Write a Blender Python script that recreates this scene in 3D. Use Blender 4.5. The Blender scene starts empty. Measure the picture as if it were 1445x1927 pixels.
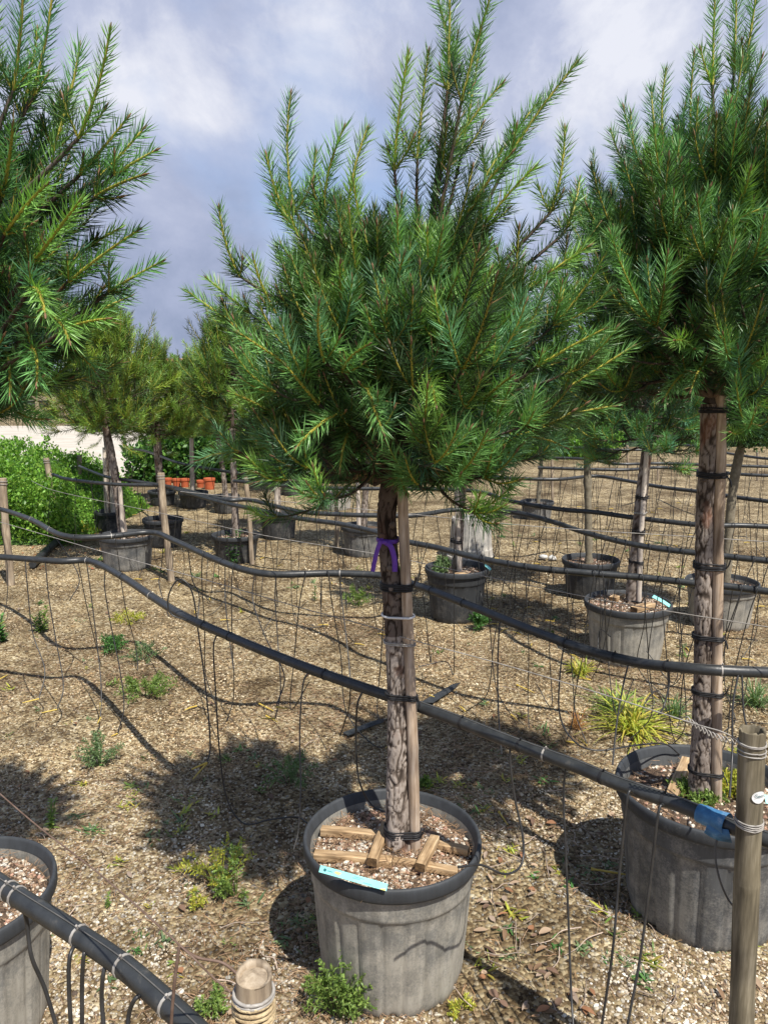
import bpy, math, random
import numpy as np
from mathutils import Vector, noise
R = math.radians
C = bpy.context.scene.collection
rng = np.random.default_rng(7)
random.seed(7)

# ------------------------------------------------------------------ camera, world, sun, exposure
CAMZ, PITCH, F = 1.69, R(9.3), 1430.0
cp, sp = math.cos(PITCH), math.sin(PITCH)
sc = bpy.context.scene
cd = bpy.data.cameras.new('camera'); cam = bpy.data.objects.new('camera', cd); C.objects.link(cam)
cam.location = (0, 0, CAMZ); cam.rotation_euler = (R(90) - PITCH, 0, 0)
cd.sensor_fit = 'VERTICAL'; cd.sensor_height = 36; cd.lens = 36 * F / 1927
cd.clip_start = 0.05; cd.clip_end = 2000
sc.camera = cam
sc.view_settings.view_transform = 'Standard'; sc.view_settings.look = 'None'
sc.view_settings.exposure = 0.5; sc.view_settings.gamma = 1
SUN_EL = R(58); SUN_AZ = math.atan2(0.54, -0.84)          # compass angle from +Y towards +X
sl = bpy.data.lights.new('sun', 'SUN'); sl.energy = 5.0; sl.angle = R(0.5); sl.color = (1, 0.95, 0.86)
so = bpy.data.objects.new('sun', sl); C.objects.link(so)
sdir = Vector((math.sin(SUN_AZ) * math.cos(SUN_EL), math.cos(SUN_AZ) * math.cos(SUN_EL), math.sin(SUN_EL)))
so.rotation_euler = sdir.to_track_quat('Z', 'Y').to_euler(); so.location = sdir * 20
W = bpy.data.worlds.new('World'); sc.world = W; W.use_nodes = True
wt = W.node_tree; wt.nodes.clear()
def N(t, kind, **kw):
    n = t.nodes.new(kind)
    for k, v in kw.items():
        if k in n.inputs: n.inputs[k].default_value = v
        else: setattr(n, k, v)
    return n
def L(t, a, ao, b, bi): t.links.new(a.outputs[ao], b.inputs[bi])
def ramp(t, stops):
    n = t.nodes.new('ShaderNodeValToRGB'); e = n.color_ramp.elements
    while len(e) < len(stops): e.new(0.5)
    for q, (p, c) in zip(e, stops):
        q.position = p; q.color = (*c, 1) if len(c) == 3 else c
    return n
sky = N(wt, 'ShaderNodeTexSky', sky_type='NISHITA', sun_disc=False, sun_elevation=SUN_EL, sun_rotation=SUN_AZ, air_density=1.0, dust_density=0.6)
tc = N(wt, 'ShaderNodeTexCoord')
mp = N(wt, 'ShaderNodeMapping'); mp.inputs['Scale'].default_value = (1.5, 1.5, 2.1); mp.inputs['Location'].default_value = (7.140, 7.3976, 4.3653)
L(wt, tc, 'Generated', mp, 'Vector')
n1 = N(wt, 'ShaderNodeTexNoise', Scale=1.9, Detail=7.0, Roughness=0.5, Distortion=0.25); L(wt, mp, 'Vector', n1, 'Vector')
mp2 = N(wt, 'ShaderNodeMapping'); mp2.inputs['Location'].default_value = (2.3546, 0.0041, 5.9654); L(wt, tc, 'Generated', mp2, 'Vector')
n2 = N(wt, 'ShaderNodeTexNoise', Scale=3.6, Detail=12.0, Roughness=0.60, Distortion=0.2); L(wt, mp2, 'Vector', n2, 'Vector')
cov = ramp(wt, [(0.34, (0, 0, 0)), (0.50, (1, 1, 1))]); L(wt, n1, 'Fac', cov, 'Fac')
shade = ramp(wt, [(0.34, (2.1, 2.55, 3.7)), (0.46, (3.0, 3.4, 4.7)), (0.55, (3.8, 4.15, 5.4)), (0.61, (4.9, 5.15, 6.1)), (0.68, (6.0, 6.15, 6.8))]); L(wt, n2, 'Fac', shade, 'Fac')
blue = N(wt, 'ShaderNodeMix', data_type='RGBA'); blue.inputs[0].default_value = 0.55; L(wt, sky, 'Color', blue, 6); blue.inputs[7].default_value = (3.0, 3.9, 6.2, 1)
sx = N(wt, 'ShaderNodeSeparateXYZ'); L(wt, tc, 'Generated', sx, 'Vector')
high = N(wt, 'ShaderNodeMapRange', interpolation_type='SMOOTHSTEP'); L(wt, sx, 'Z', high, 'Value')
high.inputs['From Min'].default_value = 0.42; high.inputs['From Max'].default_value = 0.72; high.inputs['To Min'].default_value = 1.0; high.inputs['To Max'].default_value = 0.12  # thins cloud and pale blue overhead, out of view, to cut sky fill
cv = N(wt, 'ShaderNodeMath', operation='MULTIPLY'); L(wt, cov, 'Color', cv, 0); L(wt, high, 'Result', cv, 1)
bl = N(wt, 'ShaderNodeMath', operation='MULTIPLY'); bl.inputs[0].default_value = 0.6; L(wt, high, 'Result', bl, 1); L(wt, bl, 'Value', blue, 0)
mx = N(wt, 'ShaderNodeMix', data_type='RGBA'); L(wt, cv, 'Value', mx, 0); L(wt, blue, 2, mx, 6); L(wt, shade, 'Color', mx, 7)
bg = N(wt, 'ShaderNodeBackground', Strength=0.098); L(wt, mx, 2, bg, 'Color')
wo = N(wt, 'ShaderNodeOutputWorld'); L(wt, bg, 'Background', wo, 'Surface')

# ------------------------------------------------------------------ pixel <-> place helpers
def at(px, py, Y):
    u = (px - 722.5) / F; v = (py - 963.5) / F
    dy = cp - v * sp; dz = -sp - v * cp
    k = Y / dy
    return Vector((u * k, Y, CAMZ + dz * k))
def ground_at(px, py, z=0.0):
    u = (px - 722.5) / F; v = (py - 963.5) / F
    dy = cp - v * sp; dz = -sp - v * cp
    k = (z - CAMZ) / dz
    return Vector((u * k, dy * k, z))
def depth(Y, z): return Y * cp + (CAMZ - z) * sp
def level(px, py, h):                                      # point at height h above the ground seen at px, py
    return ground_at(px, py, h)

# ------------------------------------------------------------------ object helpers
def tag(o, label=None, cat=None, group=None, kind=None):
    if label: o['label'] = label
    if cat: o['category'] = cat
    if group: o['group'] = group
    if kind: o['kind'] = kind
    return o
def empty(name, loc, label, cat, group=None):
    o = bpy.data.objects.new(name, None); C.objects.link(o); o.location = loc
    return tag(o, label, cat, group)
def copy_tree(o, parent=None):
    c = o.copy(); C.objects.link(c); c.parent = parent
    if parent is not None: c.matrix_parent_inverse = o.matrix_parent_inverse
    for ch in [q for q in bpy.data.objects if q.parent == o]: copy_tree(ch, c)
    return c
class MB:
    def __init__(s): s.v = []; s.f = []; s.n = 0; s.c = []; s.m = []
    def add(s, v, f, col=(1, 1, 1), mi=0):
        v = np.asarray(v, float).reshape(-1, 3)
        col = np.asarray(col, float)
        if col.ndim == 1: col = np.tile(col[:3], (len(v), 1))
        s.v.append(v); s.c.append(col); 
        f = np.asarray(f, np.int64); s.f.append(f + s.n); s.m.append(np.full(len(f), mi)); s.n += len(v)
    def build(s, name, mats, parent=None, smooth=True, loc=None):
        me = bpy.data.meshes.new(name)
        V = np.concatenate(s.v); Cc = np.concatenate(s.c)
        org = np.zeros(3)
        if parent is not None: org = np.array(parent.location if parent.parent is None else parent.matrix_world.translation)
        if loc is not None: org = np.array(loc)
        if parent is not None and parent.parent is not None:
            org = np.array(parent.parent.location) + np.array(parent.location)
        V = V - org
        tot = []; idx = []
        for f in s.f: tot.append(np.full(len(f), f.shape[1])); idx.append(f.reshape(-1))
        tot = np.concatenate(tot); idx = np.concatenate(idx)
        me.vertices.add(len(V)); me.vertices.foreach_set('co', V.astype(np.float32).ravel())
        me.loops.add(len(idx)); me.loops.foreach_set('vertex_index', idx.astype(np.int32))
        me.polygons.add(len(tot)); st = np.concatenate([[0], np.cumsum(tot)[:-1]])
        me.polygons.foreach_set('loop_start', st.astype(np.int32)); me.polygons.foreach_set('loop_total', tot.astype(np.int32))
        me.polygons.foreach_set('material_index', np.concatenate(s.m).astype(np.int32))
        me.polygons.foreach_set('use_smooth', np.full(len(tot), smooth))
        me.update(calc_edges=True)
        a = me.color_attributes.new('tint', 'FLOAT_COLOR', 'POINT')
        a.data.foreach_set('color', np.concatenate([Cc, np.ones((len(Cc), 1))], 1).astype(np.float32).ravel())
        for m in (mats if isinstance(mats, (list, tuple)) else [mats]): me.materials.append(m)
        o = bpy.data.objects.new(name, me); C.objects.link(o)
        if parent is not None: o.parent = parent
        elif loc is not None: o.location = loc
        return o
def frames(P):
    P = np.asarray(P, float); T = np.gradient(P, axis=0); T /= np.linalg.norm(T, axis=1)[:, None] + 1e-12
    a = np.array([0, 0, 1.0]) if abs(T[0][2]) < 0.8 else np.array([1.0, 0, 0])
    U = np.zeros_like(P); u = np.cross(T[0], a); u /= np.linalg.norm(u)
    for i in range(len(P)):
        u = u - T[i] * np.dot(u, T[i]); u /= np.linalg.norm(u) + 1e-12; U[i] = u
    return P, T, U, np.cross(T, U)
def tube(mb, P, r, k=8, col=(1, 1, 1), mi=0, cap=True):
    P, T, U, B = frames(P); n = len(P)
    r = np.broadcast_to(np.asarray(r, float), (n,)) if np.ndim(r) < 2 else np.asarray(r)
    th = np.arange(k) * 2 * np.pi / k
    rr = r[:, None] if np.ndim(r) == 1 else r
    V = P[:, None, :] + rr[..., None] * (np.cos(th)[None, :, None] * U[:, None, :] + np.sin(th)[None, :, None] * B[:, None, :])
    i = np.arange(n - 1)[:, None]; j = np.arange(k)[None, :]; j2 = (j + 1) % k
    f = np.stack([i * k + j, i * k + j2, (i + 1) * k + j2, (i + 1) * k + j], -1).reshape(-1, 4)
    V = V.reshape(-1, 3)
    c = np.asarray(col, float)
    if c.ndim == 2: c = np.repeat(c, k, 0)
    mb.add(V, f, c, mi)
    if cap:
        for e, q in ((0, 0), (n - 1, (n - 1) * k)):
            cv = np.vstack([V[q:q + k], P[e]]); ff = [[(m + 1) % k, m, k] if e == 0 else [m, (m + 1) % k, k] for m in range(k)]
            mb.add(cv, ff, c if c.ndim == 1 else c[0], mi)
def box(mb, c, s, ax=None, col=(1, 1, 1), mi=0, bev=0.0):
    c = np.array(c, float); s = np.array(s, float) / 2
    A = np.eye(3) if ax is None else np.array(ax, float)
    vs = []
    for x in (-1, 1):
        for y in (-1, 1):
            for z in (-1, 1): vs.append(c + A[0] * x * s[0] + A[1] * y * s[1] + A[2] * z * s[2])
    mb.add(vs, [[0, 1, 3, 2], [4, 6, 7, 5], [0, 4, 5, 1], [2, 3, 7, 6], [0, 2, 6, 4], [1, 5, 7, 3]], col, mi)
def spline(pts, n=12):                                      # Catmull-Rom through the points
    P = [np.array(p, float) for p in pts]; P = [2 * P[0] - P[1]] + P + [2 * P[-1] - P[-2]]
    out = []
    for i in range(1, len(P) - 2):
        for q in range(n):
            t = q / n; a, b, c, d = P[i - 1:i + 3]
            out.append(0.5 * ((2 * b) + (c - a) * t + (2 * a - 5 * b + 4 * c - d) * t * t + (3 * b - a - 3 * c + d) * t ** 3))
    out.append(P[-2]); return np.array(out)
def bez(a, b, c, n=8):
    a, b, c = (np.array(q, float) for q in (a, b, c)); t = np.linspace(0, 1, n)[:, None]
    return a * (1 - t) ** 2 + 2 * b * t * (1 - t) + c * t * t
def unit(v): v = np.asarray(v, float); return v / (np.linalg.norm(v) + 1e-12)

# ------------------------------------------------------------------ materials
def newmat(name):
    m = bpy.data.materials.new(name); m.use_nodes = True; t = m.node_tree
    b = t.nodes['Principled BSDF']; return m, t, b
def coords(t, scale=(1, 1, 1)):
    g = N(t, 'ShaderNodeTexCoord'); mpp = N(t, 'ShaderNodeMapping'); mpp.inputs['Scale'].default_value = scale
    L(t, g, 'Object', mpp, 'Vector'); return mpp
def mottled(name, stops, scale=8, rough=0.7, bump=0.3, bscale=60, stretch=(1, 1, 1), dist=0.004, spec=0.3, detail=6, tint=False):
    m, t, b = newmat(name); co = coords(t, stretch)
    n = N(t, 'ShaderNodeTexNoise', Scale=scale, Detail=detail, Roughness=0.6); L(t, co, 'Vector', n, 'Vector')
    r = ramp(t, stops); L(t, n, 'Fac', r, 'Fac'); last = (r, 'Color')
    if tint:
        a = N(t, 'ShaderNodeAttribute', attribute_name='tint')
        q = N(t, 'ShaderNodeMix', data_type='RGBA', blend_type='MULTIPLY'); q.inputs[0].default_value = 1
        L(t, r, 'Color', q, 6); L(t, a, 'Color', q, 7); last = (q, 2)
    t.links.new(last[0].outputs[last[1]], b.inputs['Base Color'])
    b.inputs['Roughness'].default_value = rough; b.inputs['Specular IOR Level'].default_value = spec
    n2 = N(t, 'ShaderNodeTexNoise', Scale=bscale, Detail=4.0); L(t, co, 'Vector', n2, 'Vector')
    bp = N(t, 'ShaderNodeBump', Strength=bump, Distance=dist); L(t, n2, 'Fac', bp, 'Height'); L(t, bp, 'Normal', b, 'Normal')
    return m
def leafmat(name, rough=0.42, trans=0.22, spec=0.5, gain=1.0):
    m, t, b = newmat(name)
    a = N(t, 'ShaderNodeAttribute', attribute_name='tint')
    L(t, a, 'Color', b, 'Base Color'); b.inputs['Roughness'].default_value = rough; b.inputs['Specular IOR Level'].default_value = spec
    tr = N(t, 'ShaderNodeBsdfTranslucent'); h = N(t, 'ShaderNodeMix', data_type='RGBA', blend_type='MULTIPLY'); h.inputs[0].default_value = 1
    L(t, a, 'Color', h, 6); h.inputs[7].default_value = (1.5, 1.6, 0.7, 1); L(t, h, 2, tr, 'Color')
    mxs = N(t, 'ShaderNodeMixShader'); mxs.inputs[0].default_value = trans
    L(t, b, 'BSDF', mxs, 1); L(t, tr, 'BSDF', mxs, 2); L(t, mxs, 'Shader', t.nodes['Material Output'], 'Surface')
    return m
def tintmat(name, rough=0.75, spec=0.3, bump=0.0, bscale=200, var=0.25, vscale=90, dist=0.002):
    m, t, b = newmat(name); co = coords(t)
    a = N(t, 'ShaderNodeAttribute', attribute_name='tint')
    n = N(t, 'ShaderNodeTexNoise', Scale=vscale, Detail=3.0); L(t, co, 'Vector', n, 'Vector')
    r = ramp(t, [(0.3, (1 - var,) * 3), (0.7, (1 + var,) * 3)]); L(t, n, 'Fac', r, 'Fac')
    q = N(t, 'ShaderNodeMix', data_type='RGBA', blend_type='MULTIPLY'); q.inputs[0].default_value = 1
    L(t, a, 'Color', q, 6); L(t, r, 'Color', q, 7); L(t, q, 2, b, 'Base Color')
    b.inputs['Roughness'].default_value = rough; b.inputs['Specular IOR Level'].default_value = spec
    if bump:
        n2 = N(t, 'ShaderNodeTexNoise', Scale=bscale, Detail=3.0); L(t, co, 'Vector', n2, 'Vector')
        bp = N(t, 'ShaderNodeBump', Strength=bump, Distance=dist); L(t, n2, 'Fac', bp, 'Height'); L(t, bp, 'Normal', b, 'Normal')
    return m
M = {}
M['needle'] = leafmat('needle', 0.46, 0.18, 0.5)
M['stem'] = tintmat('shoot_stem', 0.6)
M['leaf'] = leafmat('leaf', 0.45, 0.3, 0.4)
M['dryleaf'] = leafmat('dry_leaf', 0.7, 0.15, 0.3)
M['stone'] = tintmat('stone', 0.8, 0.25, 0.4, 400, 0.18, 160, 0.001)
M['pipe'] = mottled('pipe_black', [(0.3, (0.018, 0.020, 0.022)), (0.62, (0.035, 0.038, 0.040)), (0.75, (0.09, 0.085, 0.075))], 30, 0.42, 0.15, 80, spec=0.5)
M['tubing'] = mottled('tubing_black', [(0.3, (0.012, 0.012, 0.013)), (0.75, (0.04, 0.04, 0.04))], 20, 0.4, 0.05, spec=0.5)
M['tubing_grey'] = mottled('tubing_grey', [(0.3, (0.06, 0.06, 0.06)), (0.75, (0.13, 0.125, 0.12))], 20, 0.6, 0.05)
M['yellow'] = mottled('yellow_plastic', [(0.3, (0.42, 0.29, 0.05)), (0.7, (0.60, 0.45, 0.10))], 30, 0.5, 0.05)
M['wire'] = mottled('galvanised_wire', [(0.3, (0.20, 0.18, 0.16)), (0.7, (0.42, 0.40, 0.37))], 40, 0.45, 0.1)
M['rust'] = mottled('rusty_wire', [(0.3, (0.08, 0.045, 0.03)), (0.7, (0.20, 0.14, 0.11))], 40, 0.7, 0.2)
M['rope'] = mottled('rope', [(0.3, (0.28, 0.20, 0.11)), (0.7, (0.55, 0.44, 0.27))], 60, 0.85, 0.6, 300, (1, 1, 3))
M['blacktie'] = mottled('rubber_tie', [(0.3, (0.010, 0.010, 0.012)), (0.8, (0.035, 0.035, 0.037))], 30, 0.5, 0.1)
M['whitetie'] = mottled('white_strap', [(0.3, (0.6, 0.6, 0.62)), (0.8, (0.8, 0.8, 0.8))], 30, 0.5, 0.1)
M['purple'] = mottled('purple_ribbon', [(0.3, (0.10, 0.035, 0.30)), (0.8, (0.17, 0.06, 0.46))], 20, 0.45, 0.1)
M['bluetape'] = mottled('blue_tape', [(0.3, (0.03, 0.10, 0.22)), (0.55, (0.06, 0.19, 0.36)), (0.75, (0.35, 0.45, 0.55))], 35, 0.35, 0.5, 60)
M['cyan'] = mottled('label_cyan', [(0.3, (0.22, 0.62, 0.60)), (0.8, (0.32, 0.75, 0.70))], 12, 0.35, 0.05)
M['ink'] = mottled('label_ink', [(0.3, (0.02, 0.10, 0.12)), (0.8, (0.04, 0.16, 0.2))], 12, 0.5, 0.05)
M['label_yellow'] = mottled('label_yellow', [(0.3, (0.55, 0.55, 0.15)), (0.8, (0.65, 0.6, 0.3))], 12, 0.5, 0.05)
M['sticker'] = mottled('sticker_white', [(0.3, (0.7, 0.7, 0.7)), (0.8, (0.82, 0.82, 0.82))], 12, 0.4, 0.05)
M['orange'] = mottled('terracotta_plastic', [(0.3, (0.36, 0.075, 0.03)), (0.8, (0.50, 0.14, 0.06))], 12, 0.6, 0.1)
M['roof'] = mottled('roof_tile', [(0.3, (0.42, 0.16, 0.09)), (0.8, (0.6, 0.28, 0.17))], 3, 0.8, 0.3, 5)
M['wall'] = mottled('rendered_wall', [(0.3, (0.6, 0.55, 0.48)), (0.8, (0.7, 0.66, 0.6))], 3, 0.9, 0.2, 8)
M['glass'] = mottled('dark_window', [(0.3, (0.03, 0.04, 0.05)), (0.8, (0.06, 0.07, 0.09))], 2, 0.15, 0.0)
def wood(name, a, b_, c, scale=14, rough=0.8, stretch=(1, 1, 0.08)):
    m, t, b = newmat(name); co = coords(t, stretch)
    n = N(t, 'ShaderNodeTexNoise', Scale=scale * 6, Detail=5.0, Roughness=0.6); L(t, co, 'Vector', n, 'Vector')
    co2 = coords(t, (1, 1, 0.7)); n0 = N(t, 'ShaderNodeTexNoise', Scale=7.0, Detail=4.0); L(t, co2, 'Vector', n0, 'Vector')
    r = ramp(t, [(0.32, a), (0.52, b_), (0.7, c)]); L(t, n, 'Fac', r, 'Fac')
    r2 = ramp(t, [(0.38, (0.62, 0.58, 0.55)), (0.58, (1.12, 1.05, 0.95))]); L(t, n0, 'Fac', r2, 'Fac')
    q = N(t, 'ShaderNodeMix', data_type='RGBA', blend_type='MULTIPLY'); q.inputs[0].default_value = 1
    L(t, r, 'Color', q, 6); L(t, r2, 'Color', q, 7); L(t, q, 2, b, 'Base Color')
    b.inputs['Roughness'].default_value = rough; b.inputs['Specular IOR Level'].default_value = 0.25
    bp = N(t, 'ShaderNodeBump', Strength=0.6, Distance=0.0015); L(t, n, 'Fac', bp, 'Height'); L(t, bp, 'Normal', b, 'Normal')
    return m
M['stake'] = wood('peeled_stake', (0.24, 0.18, 0.13), (0.42, 0.345, 0.28), (0.58, 0.52, 0.46))
M['stake_grey'] = wood('weathered_stake', (0.16, 0.13, 0.10), (0.32, 0.27, 0.21), (0.45, 0.40, 0.33))
M['stake_pale'] = wood('pale_stake', (0.38, 0.34, 0.30), (0.58, 0.54, 0.50), (0.7, 0.66, 0.62))
M['bamboo'] = wood('bamboo', (0.085, 0.076, 0.056), (0.165, 0.15, 0.112), (0.27, 0.25, 0.20))
M['batten'] = wood('old_batten', (0.20, 0.13, 0.07), (0.46, 0.34, 0.21), (0.62, 0.50, 0.35), stretch=(0.08, 1, 1))
M['endgrain'] = mottled('end_grain', [(0.3, (0.05, 0.03, 0.015)), (0.8, (0.22, 0.13, 0.06))], 60, 0.9, 0.6, 150)
def bark(name, dark, mid, light, red):
    m, t, b = newmat(name)
    a = N(t, 'ShaderNodeAttribute', attribute_name='tint'); sep = N(t, 'ShaderNodeSeparateColor'); L(t, a, 'Color', sep, 'Color')
    co = coords(t, (1, 1, 0.45)); n = N(t, 'ShaderNodeTexNoise', Scale=55.0, Detail=6.0, Roughness=0.65, Distortion=0.6); L(t, co, 'Vector', n, 'Vector')
    ad = N(t, 'ShaderNodeMath', operation='MULTIPLY_ADD'); L(t, n, 'Fac', ad, 0); ad.inputs[1].default_value = 0.75; L(t, sep, 'Red', ad, 2)
    r = ramp(t, [(0.40, dark), (0.72, mid), (1.0, light)]); L(t, ad, 'Value', r, 'Fac')
    n3 = N(t, 'ShaderNodeTexNoise', Scale=14.0, Detail=3.0); L(t, co, 'Vector', n3, 'Vector')
    rr = ramp(t, [(0.60, (0, 0, 0)), (0.68, (1, 1, 1))]); L(t, n3, 'Fac', rr, 'Fac')
    ml = N(t, 'ShaderNodeMath', operation='MULTIPLY'); L(t, rr, 'Color', ml, 0); ml.inputs[1].default_value = 0.6
    q = N(t, 'ShaderNodeMix', data_type='RGBA'); L(t, ml, 'Value', q, 0); L(t, r, 'Color', q, 6); q.inputs[7].default_value = (*red, 1)
    n4 = N(t, 'ShaderNodeTexNoise', Scale=3.5, Detail=4.0); co4 = coords(t, (1, 1, 0.8)); L(t, co4, 'Vector', n4, 'Vector')
    q2 = N(t, 'ShaderNodeMix', data_type='RGBA', blend_type='MULTIPLY'); q2.inputs[0].default_value = 1; L(t, q, 2, q2, 6)
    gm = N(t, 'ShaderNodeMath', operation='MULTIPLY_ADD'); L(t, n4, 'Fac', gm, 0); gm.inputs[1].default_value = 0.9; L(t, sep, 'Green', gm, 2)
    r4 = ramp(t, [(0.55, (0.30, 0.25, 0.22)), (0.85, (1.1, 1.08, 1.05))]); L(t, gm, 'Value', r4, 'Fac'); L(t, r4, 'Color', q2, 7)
    L(t, q2, 2, b, 'Base Color')
    b.inputs['Roughness'].default_value = 0.9; b.inputs['Specular IOR Level'].default_value = 0.2
    bp = N(t, 'ShaderNodeBump', Strength=0.8, Distance=0.003); L(t, n, 'Fac', bp, 'Height'); L(t, bp, 'Normal', b, 'Normal')
    return m
M['bark'] = bark('pine_bark', (0.048, 0.037, 0.030), (0.16, 0.13, 0.11), (0.30, 0.262, 0.235), (0.23, 0.115, 0.075))
M['smoothbark'] = mottled('smooth_bark', [(0.3, (0.12, 0.10, 0.07)), (0.7, (0.26, 0.23, 0.17))], 30, 0.85, 0.5, 90)
def potmat(name, base, dust, amt):
    m, t, b = newmat(name); co = coords(t)
    g = N(t, 'ShaderNodeSeparateXYZ'); L(t, co, 'Vector', g, 'Vector')
    n = N(t, 'ShaderNodeTexNoise', Scale=9.0, Detail=8.0, Roughness=0.7); L(t, co, 'Vector', n, 'Vector')
    nf = N(t, 'ShaderNodeTexNoise', Scale=160.0, Detail=3.0, Roughness=0.7); L(t, co, 'Vector', nf, 'Vector')
    s1 = N(t, 'ShaderNodeMath', operation='MULTIPLY_ADD'); L(t, nf, 'Fac', s1, 0); s1.inputs[1].default_value = 0.45; L(t, n, 'Fac', s1, 2)
    s2 = N(t, 'ShaderNodeMath', operation='MULTIPLY_ADD'); L(t, g, 'Z', s2, 0); s2.inputs[1].default_value = -0.35; L(t, s1, 'Value', s2, 2)
    r = ramp(t, [(0.62 - amt, (0, 0, 0)), (0.86 - amt, (1, 1, 1))]); L(t, s2, 'Value', r, 'Fac')
    q = N(t, 'ShaderNodeMix', data_type='RGBA'); L(t, r, 'Color', q, 0); q.inputs[6].default_value = (*base, 1); q.inputs[7].default_value = (*dust, 1)
    cs = coords(t, (1, 1, 0.12)); ns = N(t, 'ShaderNodeTexNoise', Scale=42.0, Detail=4.0, Roughness=0.7); L(t, cs, 'Vector', ns, 'Vector')
    rs = ramp(t, [(0.36, (0.80, 0.78, 0.75)), (0.66, (1.12, 1.1, 1.08))]); L(t, ns, 'Fac', rs, 'Fac')
    qs = N(t, 'ShaderNodeMix', data_type='RGBA', blend_type='MULTIPLY'); qs.inputs[0].default_value = 1; L(t, q, 2, qs, 6); L(t, rs, 'Color', qs, 7); L(t, qs, 2, b, 'Base Color')
    b.inputs['Roughness'].default_value = 0.62; b.inputs['Specular IOR Level'].default_value = 0.35
    bp = N(t, 'ShaderNodeBump', Strength=0.15, Distance=0.001); L(t, nf, 'Fac', bp, 'Height'); L(t, bp, 'Normal', b, 'Normal')
    return m
M['pot_dusty'] = potmat('dusty_pot', (0.17, 0.17, 0.16), (0.34, 0.325, 0.285), 0.10)
M['pot_dark'] = potmat('dark_pot', (0.035, 0.038, 0.042), (0.15, 0.145, 0.135), -0.06)
M['pot_mid'] = potmat('mid_grey_pot', (0.085, 0.09, 0.095), (0.24, 0.235, 0.22), 0.03)
M['pot_pale'] = potmat('pale_pot', (0.26, 0.26, 0.25), (0.45, 0.43, 0.39), 0.12)
M['rim'] = potmat('pot_rim', (0.040, 0.045, 0.052), (0.15, 0.15, 0.145), -0.09)
M['soil'] = mottled('potting_soil', [(0.3, (0.05, 0.032, 0.022)), (0.7, (0.16, 0.11, 0.075))], 60, 0.95, 1.0, 140, dist=0.01)

# ------------------------------------------------------------------ ground
def wob(x, y): return 0.012 * noise.noise(Vector((x * 0.9, y * 0.9, 1.3))) + 0.006 * noise.noise(Vector((x * 3, y * 3, 7)))
m, t, b = newmat('gravel_ground')
co = coords(t); 
v = N(t, 'ShaderNodeTexVoronoi', Scale=78.0); L(t, co, 'Vector', v, 'Vector')
v2 = N(t, 'ShaderNodeTexVoronoi', Scale=31.0); L(t, co, 'Vector', v2, 'Vector')
sv = N(t, 'ShaderNodeSeparateColor'); L(t, v, 'Color', sv, 'Color')
rc = ramp(t, [(0.0, (0.09, 0.066, 0.042)), (0.3, (0.20, 0.152, 0.095)), (0.6, (0.34, 0.28, 0.185)), (0.85, (0.47, 0.415, 0.30)), (1.0, (0.62, 0.58, 0.49))]); L(t, sv, 'Red', rc, 'Fac')
big = N(t, 'ShaderNodeTexNoise', Scale=1.1, Detail=6.0, Roughness=0.65); L(t, co, 'Vector', big, 'Vector')
rb = ramp(t, [(0.36, (0.34, 0.29, 0.23)), (0.52, (0.80, 0.76, 0.68)), (0.68, (1.22, 1.17, 1.04))]); L(t, big, 'Fac', rb, 'Fac')
q = N(t, 'ShaderNodeMix', data_type='RGBA', blend_type='MULTIPLY'); q.inputs[0].default_value = 1; L(t, rc, 'Color', q, 6); L(t, rb, 'Color', q, 7)
mid = N(t, 'ShaderNodeTexNoise', Scale=7.0, Detail=8.0, Roughness=0.75); L(t, co, 'Vector', mid, 'Vector')
rm = ramp(t, [(0.36, (0.46, 0.42, 0.36)), (0.56, (1.12, 1.10, 1.04))]); L(t, mid, 'Fac', rm, 'Fac')
q1 = N(t, 'ShaderNodeMix', data_type='RGBA', blend_type='MULTIPLY'); q1.inputs[0].default_value = 1; L(t, q, 2, q1, 6); L(t, rm, 'Color', q1, 7)
L(t, q1, 2, b, 'Base Color'); b.inputs['Roughness'].default_value = 0.9; b.inputs['Specular IOR Level'].default_value = 0.2
bp = N(t, 'ShaderNodeBump', Strength=1.0, Distance=0.009, invert=True); L(t, v, 'Distance', bp, 'Height'); L(t, bp, 'Normal', b, 'Normal')
M['ground'] = m
g = MB()
xs = np.concatenate([np.linspace(-400, -12, 14)[:-1], np.linspace(-12, 12, 150), np.linspace(12, 400, 14)[1:]])
ys = np.concatenate([np.linspace(-60, -1, 6)[:-1], np.linspace(-1, 16, 120), np.linspace(16, 600, 16)[1:]])
G = np.array([[x, y, wob(x, y) if abs(x) < 12 and y < 16 else 0.0] for y in ys for x in xs])
nx = len(xs); i, j = np.meshgrid(np.arange(len(ys) - 1), np.arange(nx - 1), indexing='ij'); i = i.ravel(); j = j.ravel()
g.add(G, np.stack([i * nx + j, i * nx + j + 1, (i + 1) * nx + j + 1, (i + 1) * nx + j], 1))
tag(g.build('ground', M['ground']), kind='structure')

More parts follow.
